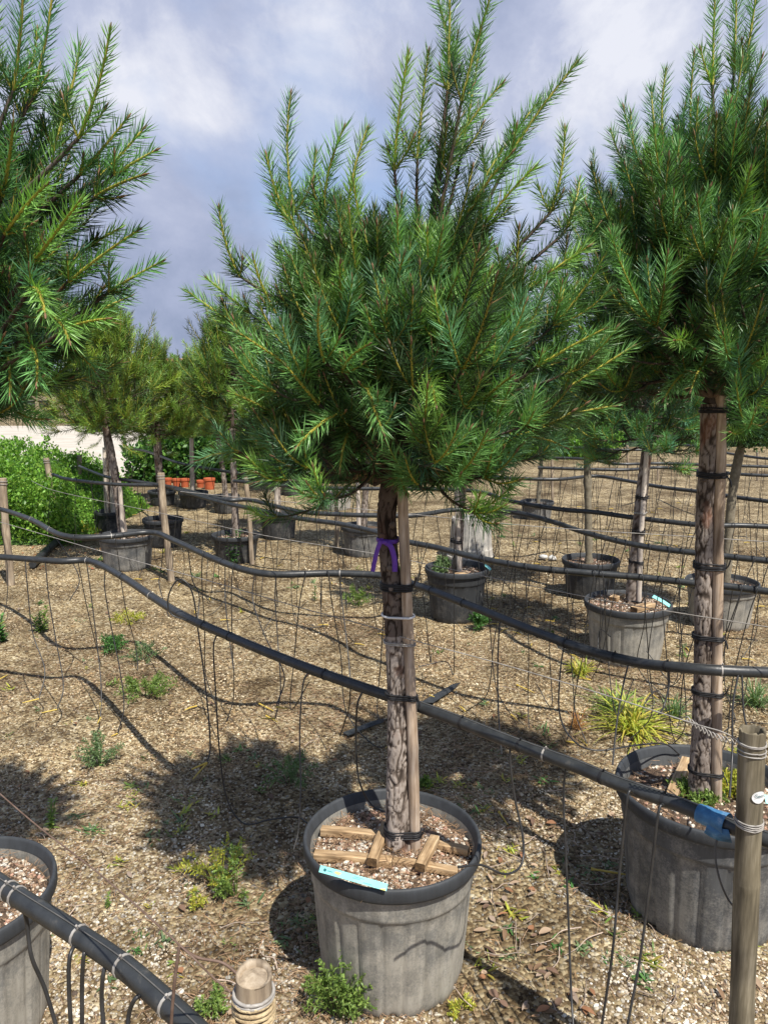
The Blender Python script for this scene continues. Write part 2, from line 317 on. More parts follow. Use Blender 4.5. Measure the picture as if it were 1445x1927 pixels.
def ico():
    p = (1 + 5 ** 0.5) / 2
    v = np.array([(-1, p, 0), (1, p, 0), (-1, -p, 0), (1, -p, 0), (0, -1, p), (0, 1, p), (0, -1, -p), (0, 1, -p), (p, 0, -1), (p, 0, 1), (-p, 0, -1), (-p, 0, 1)], float)
    v /= np.linalg.norm(v[0])
    f = np.array([(0, 11, 5), (0, 5, 1), (0, 1, 7), (0, 7, 10), (0, 10, 11), (1, 5, 9), (5, 11, 4), (11, 10, 2), (10, 7, 6), (7, 1, 8), (3, 9, 4), (3, 4, 2), (3, 2, 6), (3, 6, 8), (3, 8, 9), (4, 9, 5), (2, 4, 11), (6, 2, 10), (8, 6, 7), (9, 8, 1)])
    return v, f
IV, IF = ico()
STONE_COL = np.array([(0.60, 0.555, 0.47), (0.50, 0.42, 0.31), (0.37, 0.29, 0.19), (0.22, 0.165, 0.11), (0.78, 0.76, 0.70), (0.30, 0.275, 0.25), (0.43, 0.355, 0.26), (0.13, 0.10, 0.08)])
def stones(mb, pos, size, pal=STONE_COL, prob=None, g=rng, flat=0.65, tw=None):
    n = len(pos)
    s = size[:, None] * g.uniform(0.6, 1.25, (n, 3)); s[:, 2] *= flat
    jit = g.uniform(0.72, 1.2, (n, 12, 1))
    V = IV[None] * jit * s[:, None, :]
    a = g.uniform(0, 6.28, n); bt = g.uniform(-0.6, 0.6, n)
    x, y, z = V[..., 0], V[..., 1], V[..., 2]
    y, z = y * np.cos(bt)[:, None] - z * np.sin(bt)[:, None], y * np.sin(bt)[:, None] + z * np.cos(bt)[:, None]
    x, y = x * np.cos(a)[:, None] - y * np.sin(a)[:, None], x * np.sin(a)[:, None] + y * np.cos(a)[:, None]
    V = np.stack([x, y, z], -1) + pos[:, None, :]
    f = (IF[None] + (np.arange(n) * 12)[:, None, None]).reshape(-1, 3)
    c = pal[g.choice(len(pal), n, p=prob)] * g.uniform(0.75, 1.15, (n, 1))
    if tw is not None: c = c * tw
    mb.add(V.reshape(-1, 3), f, np.repeat(c, 12, 0))
def gravel():
    mb = MB()
    for (y0, y1, dens, s0, s1) in ((0.9, 2.4, 16000, .0022, .0066), (2.4, 3.6, 10500, .0026, .0066), (3.6, 5.2, 5600, .0032, .0075), (5.2, 8.0, 1600, .004, .009)):
        hw = y1 * 0.62 + 0.25
        n = int((y1 - y0) * 2 * hw * dens * 0.9)
        x = rng.uniform(-hw, hw, n); y = rng.uniform(y0, y1, n)
        keep = np.abs(x) < y * 0.6 + 0.35
        x, y = x[keep], y[keep]
        # bare brown patches where there are few stones
        nn = np.array([noise.noise(Vector((a * 1.6, b_ * 1.6, 3.0))) + 0.5 * noise.noise(Vector((a * 5, b_ * 5, 9.0))) for a, b_ in zip(x, y)])
        keep = rng.uniform(size=len(x)) < np.clip(0.80 + 1.7 * nn, 0.12, 1)
        x, y, nn = x[keep], y[keep], nn[keep]
        z = np.array([wob(a, b_) for a, b_ in zip(x, y)])
        sz = rng.uniform(s0, s1, len(x)) * np.where(rng.uniform(size=len(x)) < 0.06, 1.6, 1)
        gold = np.clip((y - 2.3 + 0.8 * nn) / 1.3, 0, 1)[:, None]; dirt = np.clip(0.80 + 1.3 * nn, 0.32, 1.15)[:, None]
        tw = (np.array([0.88, 0.86, 0.82]) * (1 - gold) + np.array([0.67, 0.59, 0.45]) * gold) * dirt
        stones(mb, np.stack([x, y, z + sz * 0.15], 1), sz, tw=tw, prob=[.18, .15, .14, .16, .10, .08, .09, .10])
    return mb
tag(gravel().build('loose_gravel', M['stone'], smooth=False), 'loose beige and brown gravel chips covering the nursery ground', 'gravel', kind='stuff')

def strips(mb, base, d, w, ln, wd, col, bend=None):
    """thin blades: base (n,3), direction, width axis, length, width -> 5 verts, 3 tris each"""
    n = len(base); d = d * ln[:, None]; w = w * wd[:, None] * 0.5
    bend = np.zeros((n, 3)) if bend is None else bend
    m_ = base + d * 0.5 + bend * 0.25; tip = base + d + bend
    V = np.stack([base - w * 0.7, base + w * 0.7, m_ + w, m_ - w, tip], 1).reshape(-1, 3)
    k = (np.arange(n) * 5)[:, None, None]
    f = (np.array([[0, 1, 2], [0, 2, 3], [3, 2, 4]])[None] + k).reshape(-1, 3)
    mb.add(V, f, np.repeat(col, 5, 0))
def needle_litter():
    mb = MB(); n = 42000
    y = rng.uniform(1.1, 5.5, n) ** 1.0; x = rng.uniform(-1, 1, n) * (y * 0.55 + 0.3)
    nn = np.array([noise.noise(Vector((a * 1.3 + 5, b_ * 1.3, 0))) for a, b_ in zip(x, y)])
    keep = rng.uniform(size=n) < np.clip(0.35 + 1.6 * nn, 0.08, 1); x, y = x[keep], y[keep]; n = len(x)
    a = rng.uniform(0, 6.28, n); d = np.stack([np.cos(a), np.sin(a), rng.uniform(-0.08, 0.15, n)], 1)
    w = np.stack([-np.sin(a), np.cos(a), rng.uniform(-0.5, 0.5, n)], 1)
    z = np.array([wob(p, q_) for p, q_ in zip(x, y)]) + rng.uniform(0.005, 0.011, n)
    col = np.array([0.26, 0.15, 0.075]) * rng.uniform(0.5, 1.5, (n, 1)) + rng.uniform(0, 0.06, (n, 1))
    strips(mb, np.stack([x, y, z], 1), d, w, rng.uniform(0.03, 0.07, n), np.full(n, 0.0016), col, rng.normal(0, 0.006, (n, 3)) * [1, 1, 0.2])
    return mb
tag(needle_litter().build('needle_litter', M['stem'], smooth=False), 'dry brown pine needles strewn over the gravel', 'pine needles', kind='stuff')
def leaf_blade(mb, p, a, ln, wd, col, curl=0.3, tilt=0.1, g=random):
    """one leaf: 3x5 grid, curled"""
    ax = np.array([math.cos(a), math.sin(a), tilt]); sd = np.array([-math.sin(a), math.cos(a), g.uniform(-0.3, 0.3)])
    V = []
    for i_ in range(6):
        t_ = i_ / 5; wv = wd * 0.5 * math.sin(math.pi * min(1, t_ * 0.92 + 0.06)) ** 0.8
        for j_ in (-1, 0, 1):
            V.append(np.array(p) + ax * ln * t_ + sd * wv * j_ + np.array([0, 0, 1]) * (abs(j_) * curl * wd * 0.5 + math.sin(t_ * 3.1) * curl * ln * 0.25))
    f = [[i_ * 3 + j_, i_ * 3 + j_ + 1, i_ * 3 + j_ + 4, i_ * 3 + j_ + 3] for i_ in range(5) for j_ in range(2)]
    mb.add(V, f, col)
def leaf_litter():
    mb = MB()
    for k in range(330):
        if k < 150: p = ground_at(random.uniform(900, 1300), random.uniform(1500, 1927))
        elif k < 210: p = ground_at(random.uniform(50, 210), random.uniform(960, 1080))
        else: p = ground_at(random.uniform(-50, 1500), 1927 - 900 * random.random() ** 0.7)
        if k < 150 and noise.noise(p * 2.0) < -0.1: continue
        c = random.choice([(0.24, 0.15, 0.09), (0.36, 0.26, 0.18), (0.30, 0.23, 0.18), (0.16, 0.10, 0.07), (0.30, 0.15, 0.08)])
        if 150 <= k < 210: c = (0.45, 0.14, 0.07)
        leaf_blade(mb, p + Vector((0, 0, 0.008 + wob(p.x, p.y))), random.uniform(0, 6.28), random.uniform(0.018, 0.048), random.uniform(0.010, 0.022), np.array(c) * random.uniform(0.7, 1.2), random.uniform(0.2, 0.6))
    return mb
tag(leaf_litter().build('leaf_litter', M['dryleaf']), 'curled dead brown leaves scattered on the gravel', 'dead leaves', kind='stuff')
def twig_litter():
    mb = MB()
    for k in range(90):
        p = ground_at(random.uniform(850, 1300), random.uniform(1480, 1920)) if k < 50 else ground_at(random.uniform(0, 1400), random.uniform(1200, 1900))
        a = random.uniform(0, 6.28); l = random.uniform(0.05, 0.18)
        P = [np.array(p) + np.array([math.cos(a) * l * q + random.uniform(-.008, .008), math.sin(a) * l * q + random.uniform(-.008, .008), 0.008 + random.uniform(0, .014)]) for q in (0, .33, .66, 1)]
        tube(mb, spline(P, 4), np.linspace(0.002, 0.0008, 13), 5, np.array((0.34, 0.27, 0.22)) * random.uniform(0.6, 1.3))
    return mb
tag(twig_litter().build('twig_litter', M['stem']), 'thin grey twigs lying about on the gravel', 'twigs', kind='stuff')

# ------------------------------------------------------------------ needles, shoots and pines
GREENS = np.array([(0.058, 0.165, 0.045), (0.070, 0.195, 0.055), (0.095, 0.225, 0.045), (0.055, 0.165, 0.075)])
class Pine:
    def __init__(s, seed, tone=(1, 1, 1), nl=0.050, dens=950, lod=0, wd=0.0020):
        s.g = np.random.default_rng(seed); s.n = MB(); s.w = MB(); s.tone = np.array(tone); s.nl = nl; s.dens = dens; s.lod = lod; s.wd = wd; s.count = 0
    def needles(s, P, t0=0.0, old=0.0, dens=1.0, nl=1.0, mute=1.0):
        g = s.g; P = np.asarray(P); seg = np.linalg.norm(np.diff(P, axis=0), axis=1); cum = np.concatenate([[0], np.cumsum(seg)]); Ltot = cum[-1]
        n = int(Ltot * (1 - t0) * s.dens * dens) + 10
        tt = t0 + (1 - t0) * (np.arange(n) + g.uniform(0, 1, n)) / n
        ld = tt * Ltot; base = np.stack([np.interp(ld, cum, P[:, k]) for k in range(3)], 1)
        _, T, U, B = frames(P)
        Tn = np.stack([np.interp(ld, cum, T[:, k]) for k in range(3)], 1); Tn /= np.linalg.norm(Tn, axis=1)[:, None]
        Un = np.stack([np.interp(ld, cum, U[:, k]) for k in range(3)], 1); Un -= Tn * (Un * Tn).sum(1)[:, None]; Un /= np.linalg.norm(Un, axis=1)[:, None]
        Bn = np.cross(Tn, Un)
        # pairs share an azimuth
        ph = np.arange(n) // 2 * 2.39996 + g.normal(0, 0.25, n)
        near = np.clip((tt - 0.8) / 0.2, 0, 1)
        al = np.radians(g.normal(47, 6, n) - 24 * near + 16 * old)
        rad = np.cos(ph)[:, None] * Un + np.sin(ph)[:, None] * Bn
        d = np.cos(al)[:, None] * Tn + np.sin(al)[:, None] * rad
        tn = np.cross(d, rad); tn /= np.linalg.norm(tn, axis=1)[:, None] + 1e-9
        tw = g.uniform(0, 3.14, n)[:, None]; w = np.cos(tw) * tn + np.sin(tw) * np.cross(d, tn)
        ln = s.nl * nl * g.uniform(0.85, 1.15) * g.uniform(0.66, 1.14, n) * (1 - 0.35 * near * g.uniform(0, 1, n))
        bend = (0.16 * Tn * ln[:, None] * g.uniform(0, 1, (n, 1)) + g.normal(0, 0.025, (n, 3)) * ln[:, None])
        c = GREENS[g.choice(4, 1, p=[.3, .3, .25, .15])] * s.tone * g.uniform(0.85, 1.15)
        c = c * g.uniform(0.75, 1.3, (n, 1)) * (1.12 - 0.72 * old) * mute * (np.array([1.36, 1.10, 1.18]) if old == 0 else np.array([1.0, 0.92, 1.15]))  # older needles are darker; darkened further to put the crown's inner shade into colour
        dead = g.uniform(size=n) < 0.008 + 0.05 * old; c[dead] = (0.30, 0.20, 0.09)
        strips(s.n, base, d, w, ln, np.full(n, s.wd), c, bend); s.count += n
    def shoot(s, P, r0=0.0030, r1=0.0020, young=True, bud=True, **kw):
        if 'mute' not in kw: kw['mute'] = s.g.choice([1.45, 1.0, 0.5, 0.30], p=[.30, .24, .26, .20])  # random tone per shoot; dark ones stand in for shade inside the crown
        n = len(P); col = np.array((0.36, 0.31, 0.05) if young else (0.12, 0.085, 0.05)) * s.g.uniform(0.8, 1.2)
        c0 = np.linspace(0, 1, n)[:, None]; cc = col * (1 - 0.25 * c0)
        tube(s.n, P, np.linspace(r0, r1, n), 5 if s.lod == 0 else 3, cc, 1, cap=False)
        if bud and s.lod == 0:
            T = unit(P[-1] - P[-2]); tube(s.n, [P[-1], P[-1] + T * 0.008, P[-1] + T * 0.018], [0.0022, 0.0028, 0.0008], 6, (0.20, 0.11, 0.06), 1)
        s.needles(P, **kw)
    def curved(s, a, d, ln, up=0.35, n=7):
        a = np.array(a, float); d = unit(d); e = a + unit(d + np.array([0, 0, up])) * ln
        m_ = a + d * ln * 0.5
        return bez(a, m_, e, n)
    def cluster(s, p, d, k, ln, spread=0.9, up=0.4):
        """a whorl of side shoots at p round the direction d"""
        g = s.g; d = unit(d); a = unit(np.cross(d, [0.3, 0.2, 1])); b_ = np.cross(d, a); ph0 = g.uniform(0, 6.28)
        for q in range(k):
            ph = ph0 + q * 6.283 / k + g.normal(0, 0.3)
            dd = unit(d + spread * (math.cos(ph) * a + math.sin(ph) * b_) * g.uniform(0.7, 1.2) + np.array([0, 0, 0.2]))
            s.shoot(s.curved(p, dd, ln * g.uniform(0.6, 1.2), up), 0.0026, 0.0018)
    def branch(s, a, az, el, ln, up=0.6, laterals=True, rb=0.008, shoot=0.16, spread=1.0):
        g = s.g
        d = np.array([math.cos(az) * math.cos(el), math.sin(az) * math.cos(el), math.sin(el)])
        P = s.curved(a, d, ln, up, 12)
        P[1:-1] += g.normal(0, 0.006, (len(P) - 2, 3))
        tube(s.w, P, np.linspace(rb, 0.003, len(P)), 6 if s.lod == 0 else 4, (0.5, 0.1, 0), 0)
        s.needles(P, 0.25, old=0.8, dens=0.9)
        T = unit(P[-1] - P[-2])
        s.shoot(s.curved(P[-1], T, shoot * g.uniform(1.0, 1.5), 0.35))
        s.cluster(P[-1], T, g.integers(2, 5), shoot * 0.8, 0.8 * spread)
        if laterals:
            for fr in ((0.42, 0.7) if ln > 0.22 else (0.6,)):
                i_ = int(fr * (len(P) - 1)); Ti = unit(P[i_ + 1] - P[i_ - 1])
                k = g.integers(2, 4)
                for q in range(k):
                    ph = g.uniform(0, 6.28); aa = unit(np.cross(Ti, [0, 0, 1])); bb = np.cross(Ti, aa)
                    dd = unit(Ti + 1.1 * (math.cos(ph) * aa + math.sin(ph) * bb) + np.array([0, 0, 0.15]))
                    Q = s.curved(P[i_], dd, ln * (1 - fr) * 0.9 + 0.05, 0.4, 7)
                    tube(s.w, Q, np.linspace(0.0045, 0.0025, 7), 5 if s.lod == 0 else 3, (0.5, 0.1, 0), 0)
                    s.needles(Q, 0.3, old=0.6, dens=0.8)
                    Tq = unit(Q[-1] - Q[-2])
                    s.shoot(s.curved(Q[-1], Tq, shoot * g.uniform(0.6, 1.1), 0.4))
                    s.cluster(Q[-1], Tq, g.integers(1, 4), shoot * 0.7, 0.85 * spread)
    def crown(s, foot, top, rad, nb, lead=0.5, low=-8, lowlen=1.0, shoot=0.16):
        """foot = lowest whorl, top = last whorl on the leader; rad = spread"""
        g = s.g; foot = np.array(foot, float); top = np.array(top, float)
        for k in range(nb):
            u = (k + g.uniform(0, 1)) / nb; az = k * 2.39996 + g.normal(0, 0.25)
            a = foot + (top - foot) * u
            prof = math.sin(math.pi * (0.30 + 0.60 * u)) ** 1.0 * (lowlen if u < 0.2 else 1)
            el = R(low + (54 - low) * u ** 1.5 + g.normal(0, 6))
            s.branch(a, az, el, max(0.10, rad * prof * g.uniform(0.55, 1.0) - shoot * 0.55), 0.15 + 0.5 * u, shoot=shoot * (1 + 0.15 * u) * g.uniform(0.75, 1.25))
        # leader
        tube(s.w, bez(foot, (foot + top) / 2, top, 8), np.linspace(0.017, 0.008, 8), 8, (0.5, 0.1, 0), 0)
        s.shoot(s.curved(top, unit(top - foot), shoot * 1.6, 0.1), 0.005, 0.003); s.cluster(top, unit(top - foot), 4, shoot * 1.1, 0.5, 0.3)
    def build(s, root):
        s.w.build('branches', M['bark'], root); s.n.build('foliage', [M['needle'], M['stem']], root, smooth=False)
def trunk_mesh(P, r, seed=1, fine=True, k=44, n=200, rough=0.17, dark_above=None):
    """bark-plated trunk with real relief"""
    P = spline(P, 10); cum = np.concatenate([[0], np.cumsum(np.linalg.norm(np.diff(P, axis=0), axis=1))]); s_ = np.linspace(0, cum[-1], n)
    Q = np.stack([np.interp(s_, cum, P[:, i_]) for i_ in range(3)], 1); rr = np.interp(s_ / cum[-1], np.linspace(0, 1, len(r)), r)
    th = np.arange(k) * 2 * np.pi / k; RR = np.zeros((n, k)); CC = np.zeros((n, k, 3))
    for i_ in range(n):
        for j_ in range(k):
            x, y, z = math.cos(th[j_]) * rr[i_], math.sin(th[j_]) * rr[i_], s_[i_]
            w1 = 0.010 * noise.noise(Vector((x * 60, y * 60, z * 30 + seed))); q1 = Vector(((x + w1) * 46, (y + w1) * 46, z * 9 + seed * 3))
            c1 = min(1, abs(noise.noise(q1)) * 7.5); c2 = min(1, abs(noise.noise(Vector(((x + w1) * 70 + 9, (y - w1) * 70, (z + w1 * 2) * 30 + seed)))) * 6 + 0.25)
            nz = noise.fractal(Vector((x * 130, y * 130, z * 60 + seed)), 1, 2, 3); pl = noise.noise(Vector((x * 26 + 4, y * 26, z * 12 + seed)))
            ridge = c1 * c2 * (0.80 + 0.25 * pl) + 0.14 * nz
            RR[i_, j_] = rr[i_] * (1 + rough * (ridge - 0.5) + 0.05 * noise.noise(Vector((x * 12, y * 12, z * 9 + seed))))
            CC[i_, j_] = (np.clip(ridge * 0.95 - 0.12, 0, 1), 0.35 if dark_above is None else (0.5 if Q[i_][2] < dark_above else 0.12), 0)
    mb = MB(); Pp, T, U, B = frames(Q)
    V = Q[:, None, :] + RR[..., None] * (np.cos(th)[None, :, None] * U[:, None, :] + np.sin(th)[None, :, None] * B[:, None, :])
    i_ = np.arange(n - 1)[:, None]; j_ = np.arange(k)[None, :]; j2 = (j_ + 1) % k
    mb.add(V.reshape(-1, 3), np.stack([i_ * k + j_, i_ * k + j2, (i_ + 1) * k + j2, (i_ + 1) * k + j_], -1).reshape(-1, 4), CC.reshape(-1, 3))
    return mb

# ------------------------------------------------------------------ pots
def lathe_part(mb, prof, k, flute=None, col=(1, 1, 1)):
    th = np.arange(k) * 2 * np.pi / k; n = len(prof); V = np.zeros((n, k, 3))
    for i_, (r, z) in enumerate(prof):
        rr = np.full(k, r) if flute is None else r * flute(th, z)
        V[i_] = np.stack([rr * np.cos(th), rr * np.sin(th), np.full(k, z)], 1)
    i_ = np.arange(n - 1)[:, None]; j_ = np.arange(k)[None, :]; j2 = (j_ + 1) % k
    return V.reshape(-1, 3), np.stack([i_ * k + j_, i_ * k + j2, (i_ + 1) * k + j2, (i_ + 1) * k + j_], -1).reshape(-1, 4)
def pot_parts(root, Rr, H, body, rim='rim', fine=True, soil=True, soil_drop=0.05, flutes=22, upside=False, pebbles=0, seed=1):
    k = 176 if fine else 66
    o3 = np.array(root.location)
    rb = Rr * 0.80
    def rad(z): return rb + (Rr * 0.935 - rb) * (z / H) ** 0.85
    zb = H * 0.735                                          # the plain band starts here
    g = random.Random(seed); a1 = g.uniform(0, 6)
    def fl(th, z):
        out = 1 + 0.006 * np.sin(2 * th + a1) + 0.003 * np.sin(5 * th + 2 * a1)
        if z < zb - 0.004:
            s = np.sin(th * flutes / 2) ; f = np.clip((zb - z) / (H * 0.05), 0, 1)
            out = out - 0.016 * f * (0.5 + 0.5 * np.tanh(s * 6)) - 0.026 * f * np.exp(-(s / 0.22) ** 2) - 0.004 * f
        return out
    prof = [(rb * 0.93, 0.012), (rb * 0.95, 0.004), (rb * 0.975, 0.0), (rb * 0.99, 0.004), (rad(0.03) , 0.03)]
    prof += [(rad(z), z) for z in np.linspace(0.05, zb - 0.012, 12)] + [(rad(zb - 0.006), zb - 0.006), (rad(zb) * 1.004, zb - 0.001), (rad(zb) * 1.014, zb + 0.002)]
    prof += [(rad(z) * 1.012, z) for z in np.linspace(zb + 0.01, H - 0.035, 5)]
    zi = H - soil_drop - 0.12
    inner = [(rad(H) * 0.985, H - 0.03), (rad(H) * 0.965, H - 0.05), (rad(zi) * 0.955, zi)]
    if upside: inner = inner[:2] + [(rad(0.03) * 0.97, 0.03)]
    def place(V): 
        V = V.copy()
        if upside: V[:, 2] = H - V[:, 2]
        return V + o3
    mb = MB(); V, f = lathe_part(mb, prof, k, fl); 
    # drain notches along the base edge
    a = np.arctan2(V[:, 1], V[:, 0]); low = (V[:, 2] < 0.0045) & (np.abs(((a * 6 / math.pi) % 2) - 1) < 0.13); V[low, 2] += 0.011
    mb.add(place(V), f)
    V, f = lathe_part(mb, inner, k); mb.add(place(V), f)
    cap = [(rb * 0.93, 0.012), (0.001, 0.012)]; V, f = lathe_part(mb, cap, k); mb.add(place(V), f)
    if upside:                                              # drain holes near the upturned base
        for q in range(10):
            ph = q * 0.6283 + 0.3; c = np.array([math.cos(ph), math.sin(ph), 0]) * (rad(0.05) * 0.995); sd = np.array([-math.sin(ph), math.cos(ph), 0])
            hv = np.array([c - sd * .013 + [0, 0, .036], c + sd * .013 + [0, 0, .036], c + sd * .013 + [0, 0, .058], c - sd * .013 + [0, 0, .058]]) + c * 0.004
            mb.add(place(hv), [[0, 1, 2, 3]], mi=1)
    mb.build('body', [M[body], M['blacktie']], root)
    # rolled lip
    lip = []
    w = 0.030 * Rr / 0.25; cx, cz = Rr * 0.972, H - w * 0.5
    prof = [(rad(H) * 1.010, H - 0.040), (Rr * 0.955, H - 0.045), (Rr * 0.985, H - 0.043), (Rr * 0.998, H - 0.036), (Rr * 1.0, H - 0.012), (Rr * 0.995, H - 0.005), (Rr * 0.982, H), (Rr * 0.962, H - 0.001), (Rr * 0.950, H - 0.007), (rad(H) * 0.985, H - 0.03)]
    ww = lambda th, z: 1 + 0.006 * np.sin(2 * th + a1) + 0.003 * np.sin(5 * th + 2 * a1)
    mb = MB(); V, f = lathe_part(mb, prof, k, ww); mb.add(place(V), f); mb.build('rim', M[rim], root)
    zs = H - soil_drop
    if soil:
        nr, nk = (16, 60) if fine else (6, 28); mb = MB(); V = []; rs = rad(zs) * 0.965
        for i_ in range(nr + 1):
            for j_ in range(nk):
                r = rs * i_ / nr; th = j_ * 6.28318 / nk; x, y = r * math.cos(th), r * math.sin(th)
                V.append((x, y, zs + 0.014 * noise.noise(Vector((x * 12 + seed, y * 12, 0))) + 0.02 * (1 - i_ / nr)))
        V = np.array(V) + o3; i_ = np.arange(nr)[:, None]; j_ = np.arange(nk)[None, :]; j2 = (j_ + 1) % nk
        mb.add(V, np.stack([i_ * nk + j_, (i_ + 1) * nk + j_, (i_ + 1) * nk + j2, i_ * nk + j2], -1).reshape(-1, 4))
        so_ = mb.build('soil', M['soil'], root)
        if pebbles:
            gg = np.random.default_rng(seed); r = rs * 0.98 * np.sqrt(gg.uniform(0, 1, pebbles)); th = gg.uniform(0, 6.28, pebbles); x, y = r * np.cos(th), r * np.sin(th)
            z = np.array([zs + 0.014 * noise.noise(Vector((p * 12 + seed, q_ * 12, 0))) for p, q_ in zip(x, y)]) + 0.02 * (1 - r / rs)
            sz = gg.uniform(0.003, 0.0085, pebbles); mb = MB()
            pal = np.array([(0.62, 0.56, 0.46), (0.50, 0.40, 0.30), (0.36, 0.25, 0.17), (0.70, 0.67, 0.60), (0.20, 0.13, 0.09), (0.45, 0.27, 0.2)])
            stones(mb, np.stack([x, y, z + sz * 0.2], 1) + o3, sz, pal, g=gg)
            p_ = mb.build('pebble_topping', M['stone'], root, smooth=False); tag(p_, kind='stuff')
            mb = MB(); nn_ = pebbles // 2; r = rs * 0.97 * np.sqrt(gg.uniform(0, 1, nn_)); th = gg.uniform(0, 6.28, nn_); a = gg.uniform(0, 6.28, nn_)
            strips(mb, np.stack([r * np.cos(th), r * np.sin(th), zs + 0.012 + 0.02 * (1 - r / rs) + gg.uniform(0, 0.01, nn_)], 1) + o3, np.stack([np.cos(a), np.sin(a), gg.uniform(-.1, .2, nn_)], 1), np.stack([-np.sin(a), np.cos(a), gg.uniform(-.5, .5, nn_)], 1),
                   gg.uniform(0.025, 0.055, nn_), np.full(nn_, 0.0016), np.array([0.24, 0.15, 0.085]) * gg.uniform(0.5, 1.4, (nn_, 1)))
            d_ = mb.build('fallen_needles', M['stem'], root, smooth=False); tag(d_, kind='stuff')
    return zs
def pot(cx, cy, w, basey, label, body='pot_dark', fine=False, group='plastic nursery pots', **kw):
    g0 = ground_at(cx, basey); Y = g0.y; top = at(cx, cy, Y)
    Rr = w / 2 * depth(Y, top.z) / F; H = top.z
    root = empty('nursery_pot', (top.x, Y, -0.004), label, 'plant pot', group)
    zs = pot_parts(root, Rr, H, body, fine=fine, seed=int(cx + 200), **kw)
    return dict(x=top.x, y=Y, R=Rr, H=H, zs=zs, cx=cx)
PM = pot(738, 1566, 334, 1812, 'large dusty grey pot in the foreground centre with a turquoise label on its rim', 'pot_dusty', True, pebbles=2600, soil_drop=0.058)
PL = pot(-85, 1672, 355, 1934, 'dusty grey pot cut off by the left edge, its gravelly soil just showing', 'pot_dusty', True, pebbles=1500)
PR = pot(1332, 1475, 338, 1700, 'big dark grey pot behind the bamboo post at bottom right', 'pot_mid', True, soil_drop=0.06, pebbles=900)
P3 = pot(1181, 1129, 160, 1236, 'dusty pale grey pot on the right with a leaning staked trunk and a turquoise tag', 'pot_dusty', True, pebbles=900, soil_drop=0.03)
P4 = pot(1111, 1050, 106, 1122, 'black pot holding a thin smooth straight trunk, right of the upturned pot', 'pot_dark', pebbles=200)
P5 = pot(1358, 1091, 132, 1172, 'grey pot seen behind the thick right hand trunk', 'pot_dusty', pebbles=200)
P6 = pot(859, 1065, 120, 1160, 'dark grey pot just right of the main trunk, with weeds on its soil', 'pot_dark', pebbles=300)
P7 = pot(1010, 942, 63, 976, 'small grey pot standing alone beyond the upturned pot', 'pot_mid')
P8 = pot(238, 1004, 104, 1067, 'grey pot on the left crossed at its rim by the second pipe', 'pot_mid', pebbles=300)
P9 = pot(307, 974, 76, 1026, 'black pot directly behind the left peeled post', 'pot_dark')
P10 = pot(444, 1003, 90, 1054, 'dark pot with a tall leafy weed growing in front of it', 'pot_dark', pebbles=200)
P11 = pot(524, 963, 74, 1012, 'black pot with a short pale trunk, between the leafy weed and the light grey pot', 'pot_dark')
P12 = pot(684, 987, 86, 1043, 'bluish grey pot immediately left of the main trunk', 'pot_mid')
P13 = pot(364, 924, 56, 954, 'black pot next to the little orange pots, left of its twin', 'pot_dark')
P14 = pot(425, 931, 52, 964, 'black pot just left of the peeled post beside the leafy weed', 'pot_dark')
P15 = pot(207, 960, 56, 1000, 'black pot tucked behind the left grey pot with the leaning trunk', 'pot_dark')
P16 = pot(201, 922, 42, 948, 'small black pot by the end of the hedge, furthest left of the distant pots', 'pot_dark')
P17 = pot(305, 922, 52, 950, 'black pot in shade behind the top of the left peeled post', 'pot_dark')
P18 = pot(549, 903, 44, 932, 'black pot in shade under the left edge of the main crown', 'pot_dark')
P19 = pot(632, 922, 66, 958, 'pale grey pot under the main crown, behind the bluish grey pot', 'pot_pale')
# the upturned pot
g0 = ground_at(886, 1050); tp = at(886, 972, g0.y); Ru = 89 / 2 * depth(g0.y, 0.02) / F
ru = empty('upturned_pot', (tp.x, g0.y, -0.003), 'pale grey pot turned upside down on the gravel, drain holes showing', 'plant pot')
pot_parts(ru, Ru, tp.z, 'pot_pale', rim='pot_pale', soil=False, upside=True)
for (px, py, w, what) in ((395, 921, 22, 'little orange pot with a seedling, on its own at the right of the orange row'), (349, 917, 17, 'little orange pot at the left end of the short row behind the black pot'), (333, 916, 16, 'little orange pot second in the short row behind the black pot'),
                          (317, 914, 15, 'little orange pot partly behind the shaded black pot'), (378, 918, 15, 'little orange pot between the row and the one with a seedling')):
    gg_ = ground_at(px, py); Rr = w / 2 * depth(gg_.y, 0.1) / F
    r_ = empty('orange_pot', (gg_.x, gg_.y, -0.003), what, 'plant pot', 'small orange pots')
    pot_parts(r_, Rr, Rr * 2.0, 'orange', rim='orange', soil_drop=0.03)

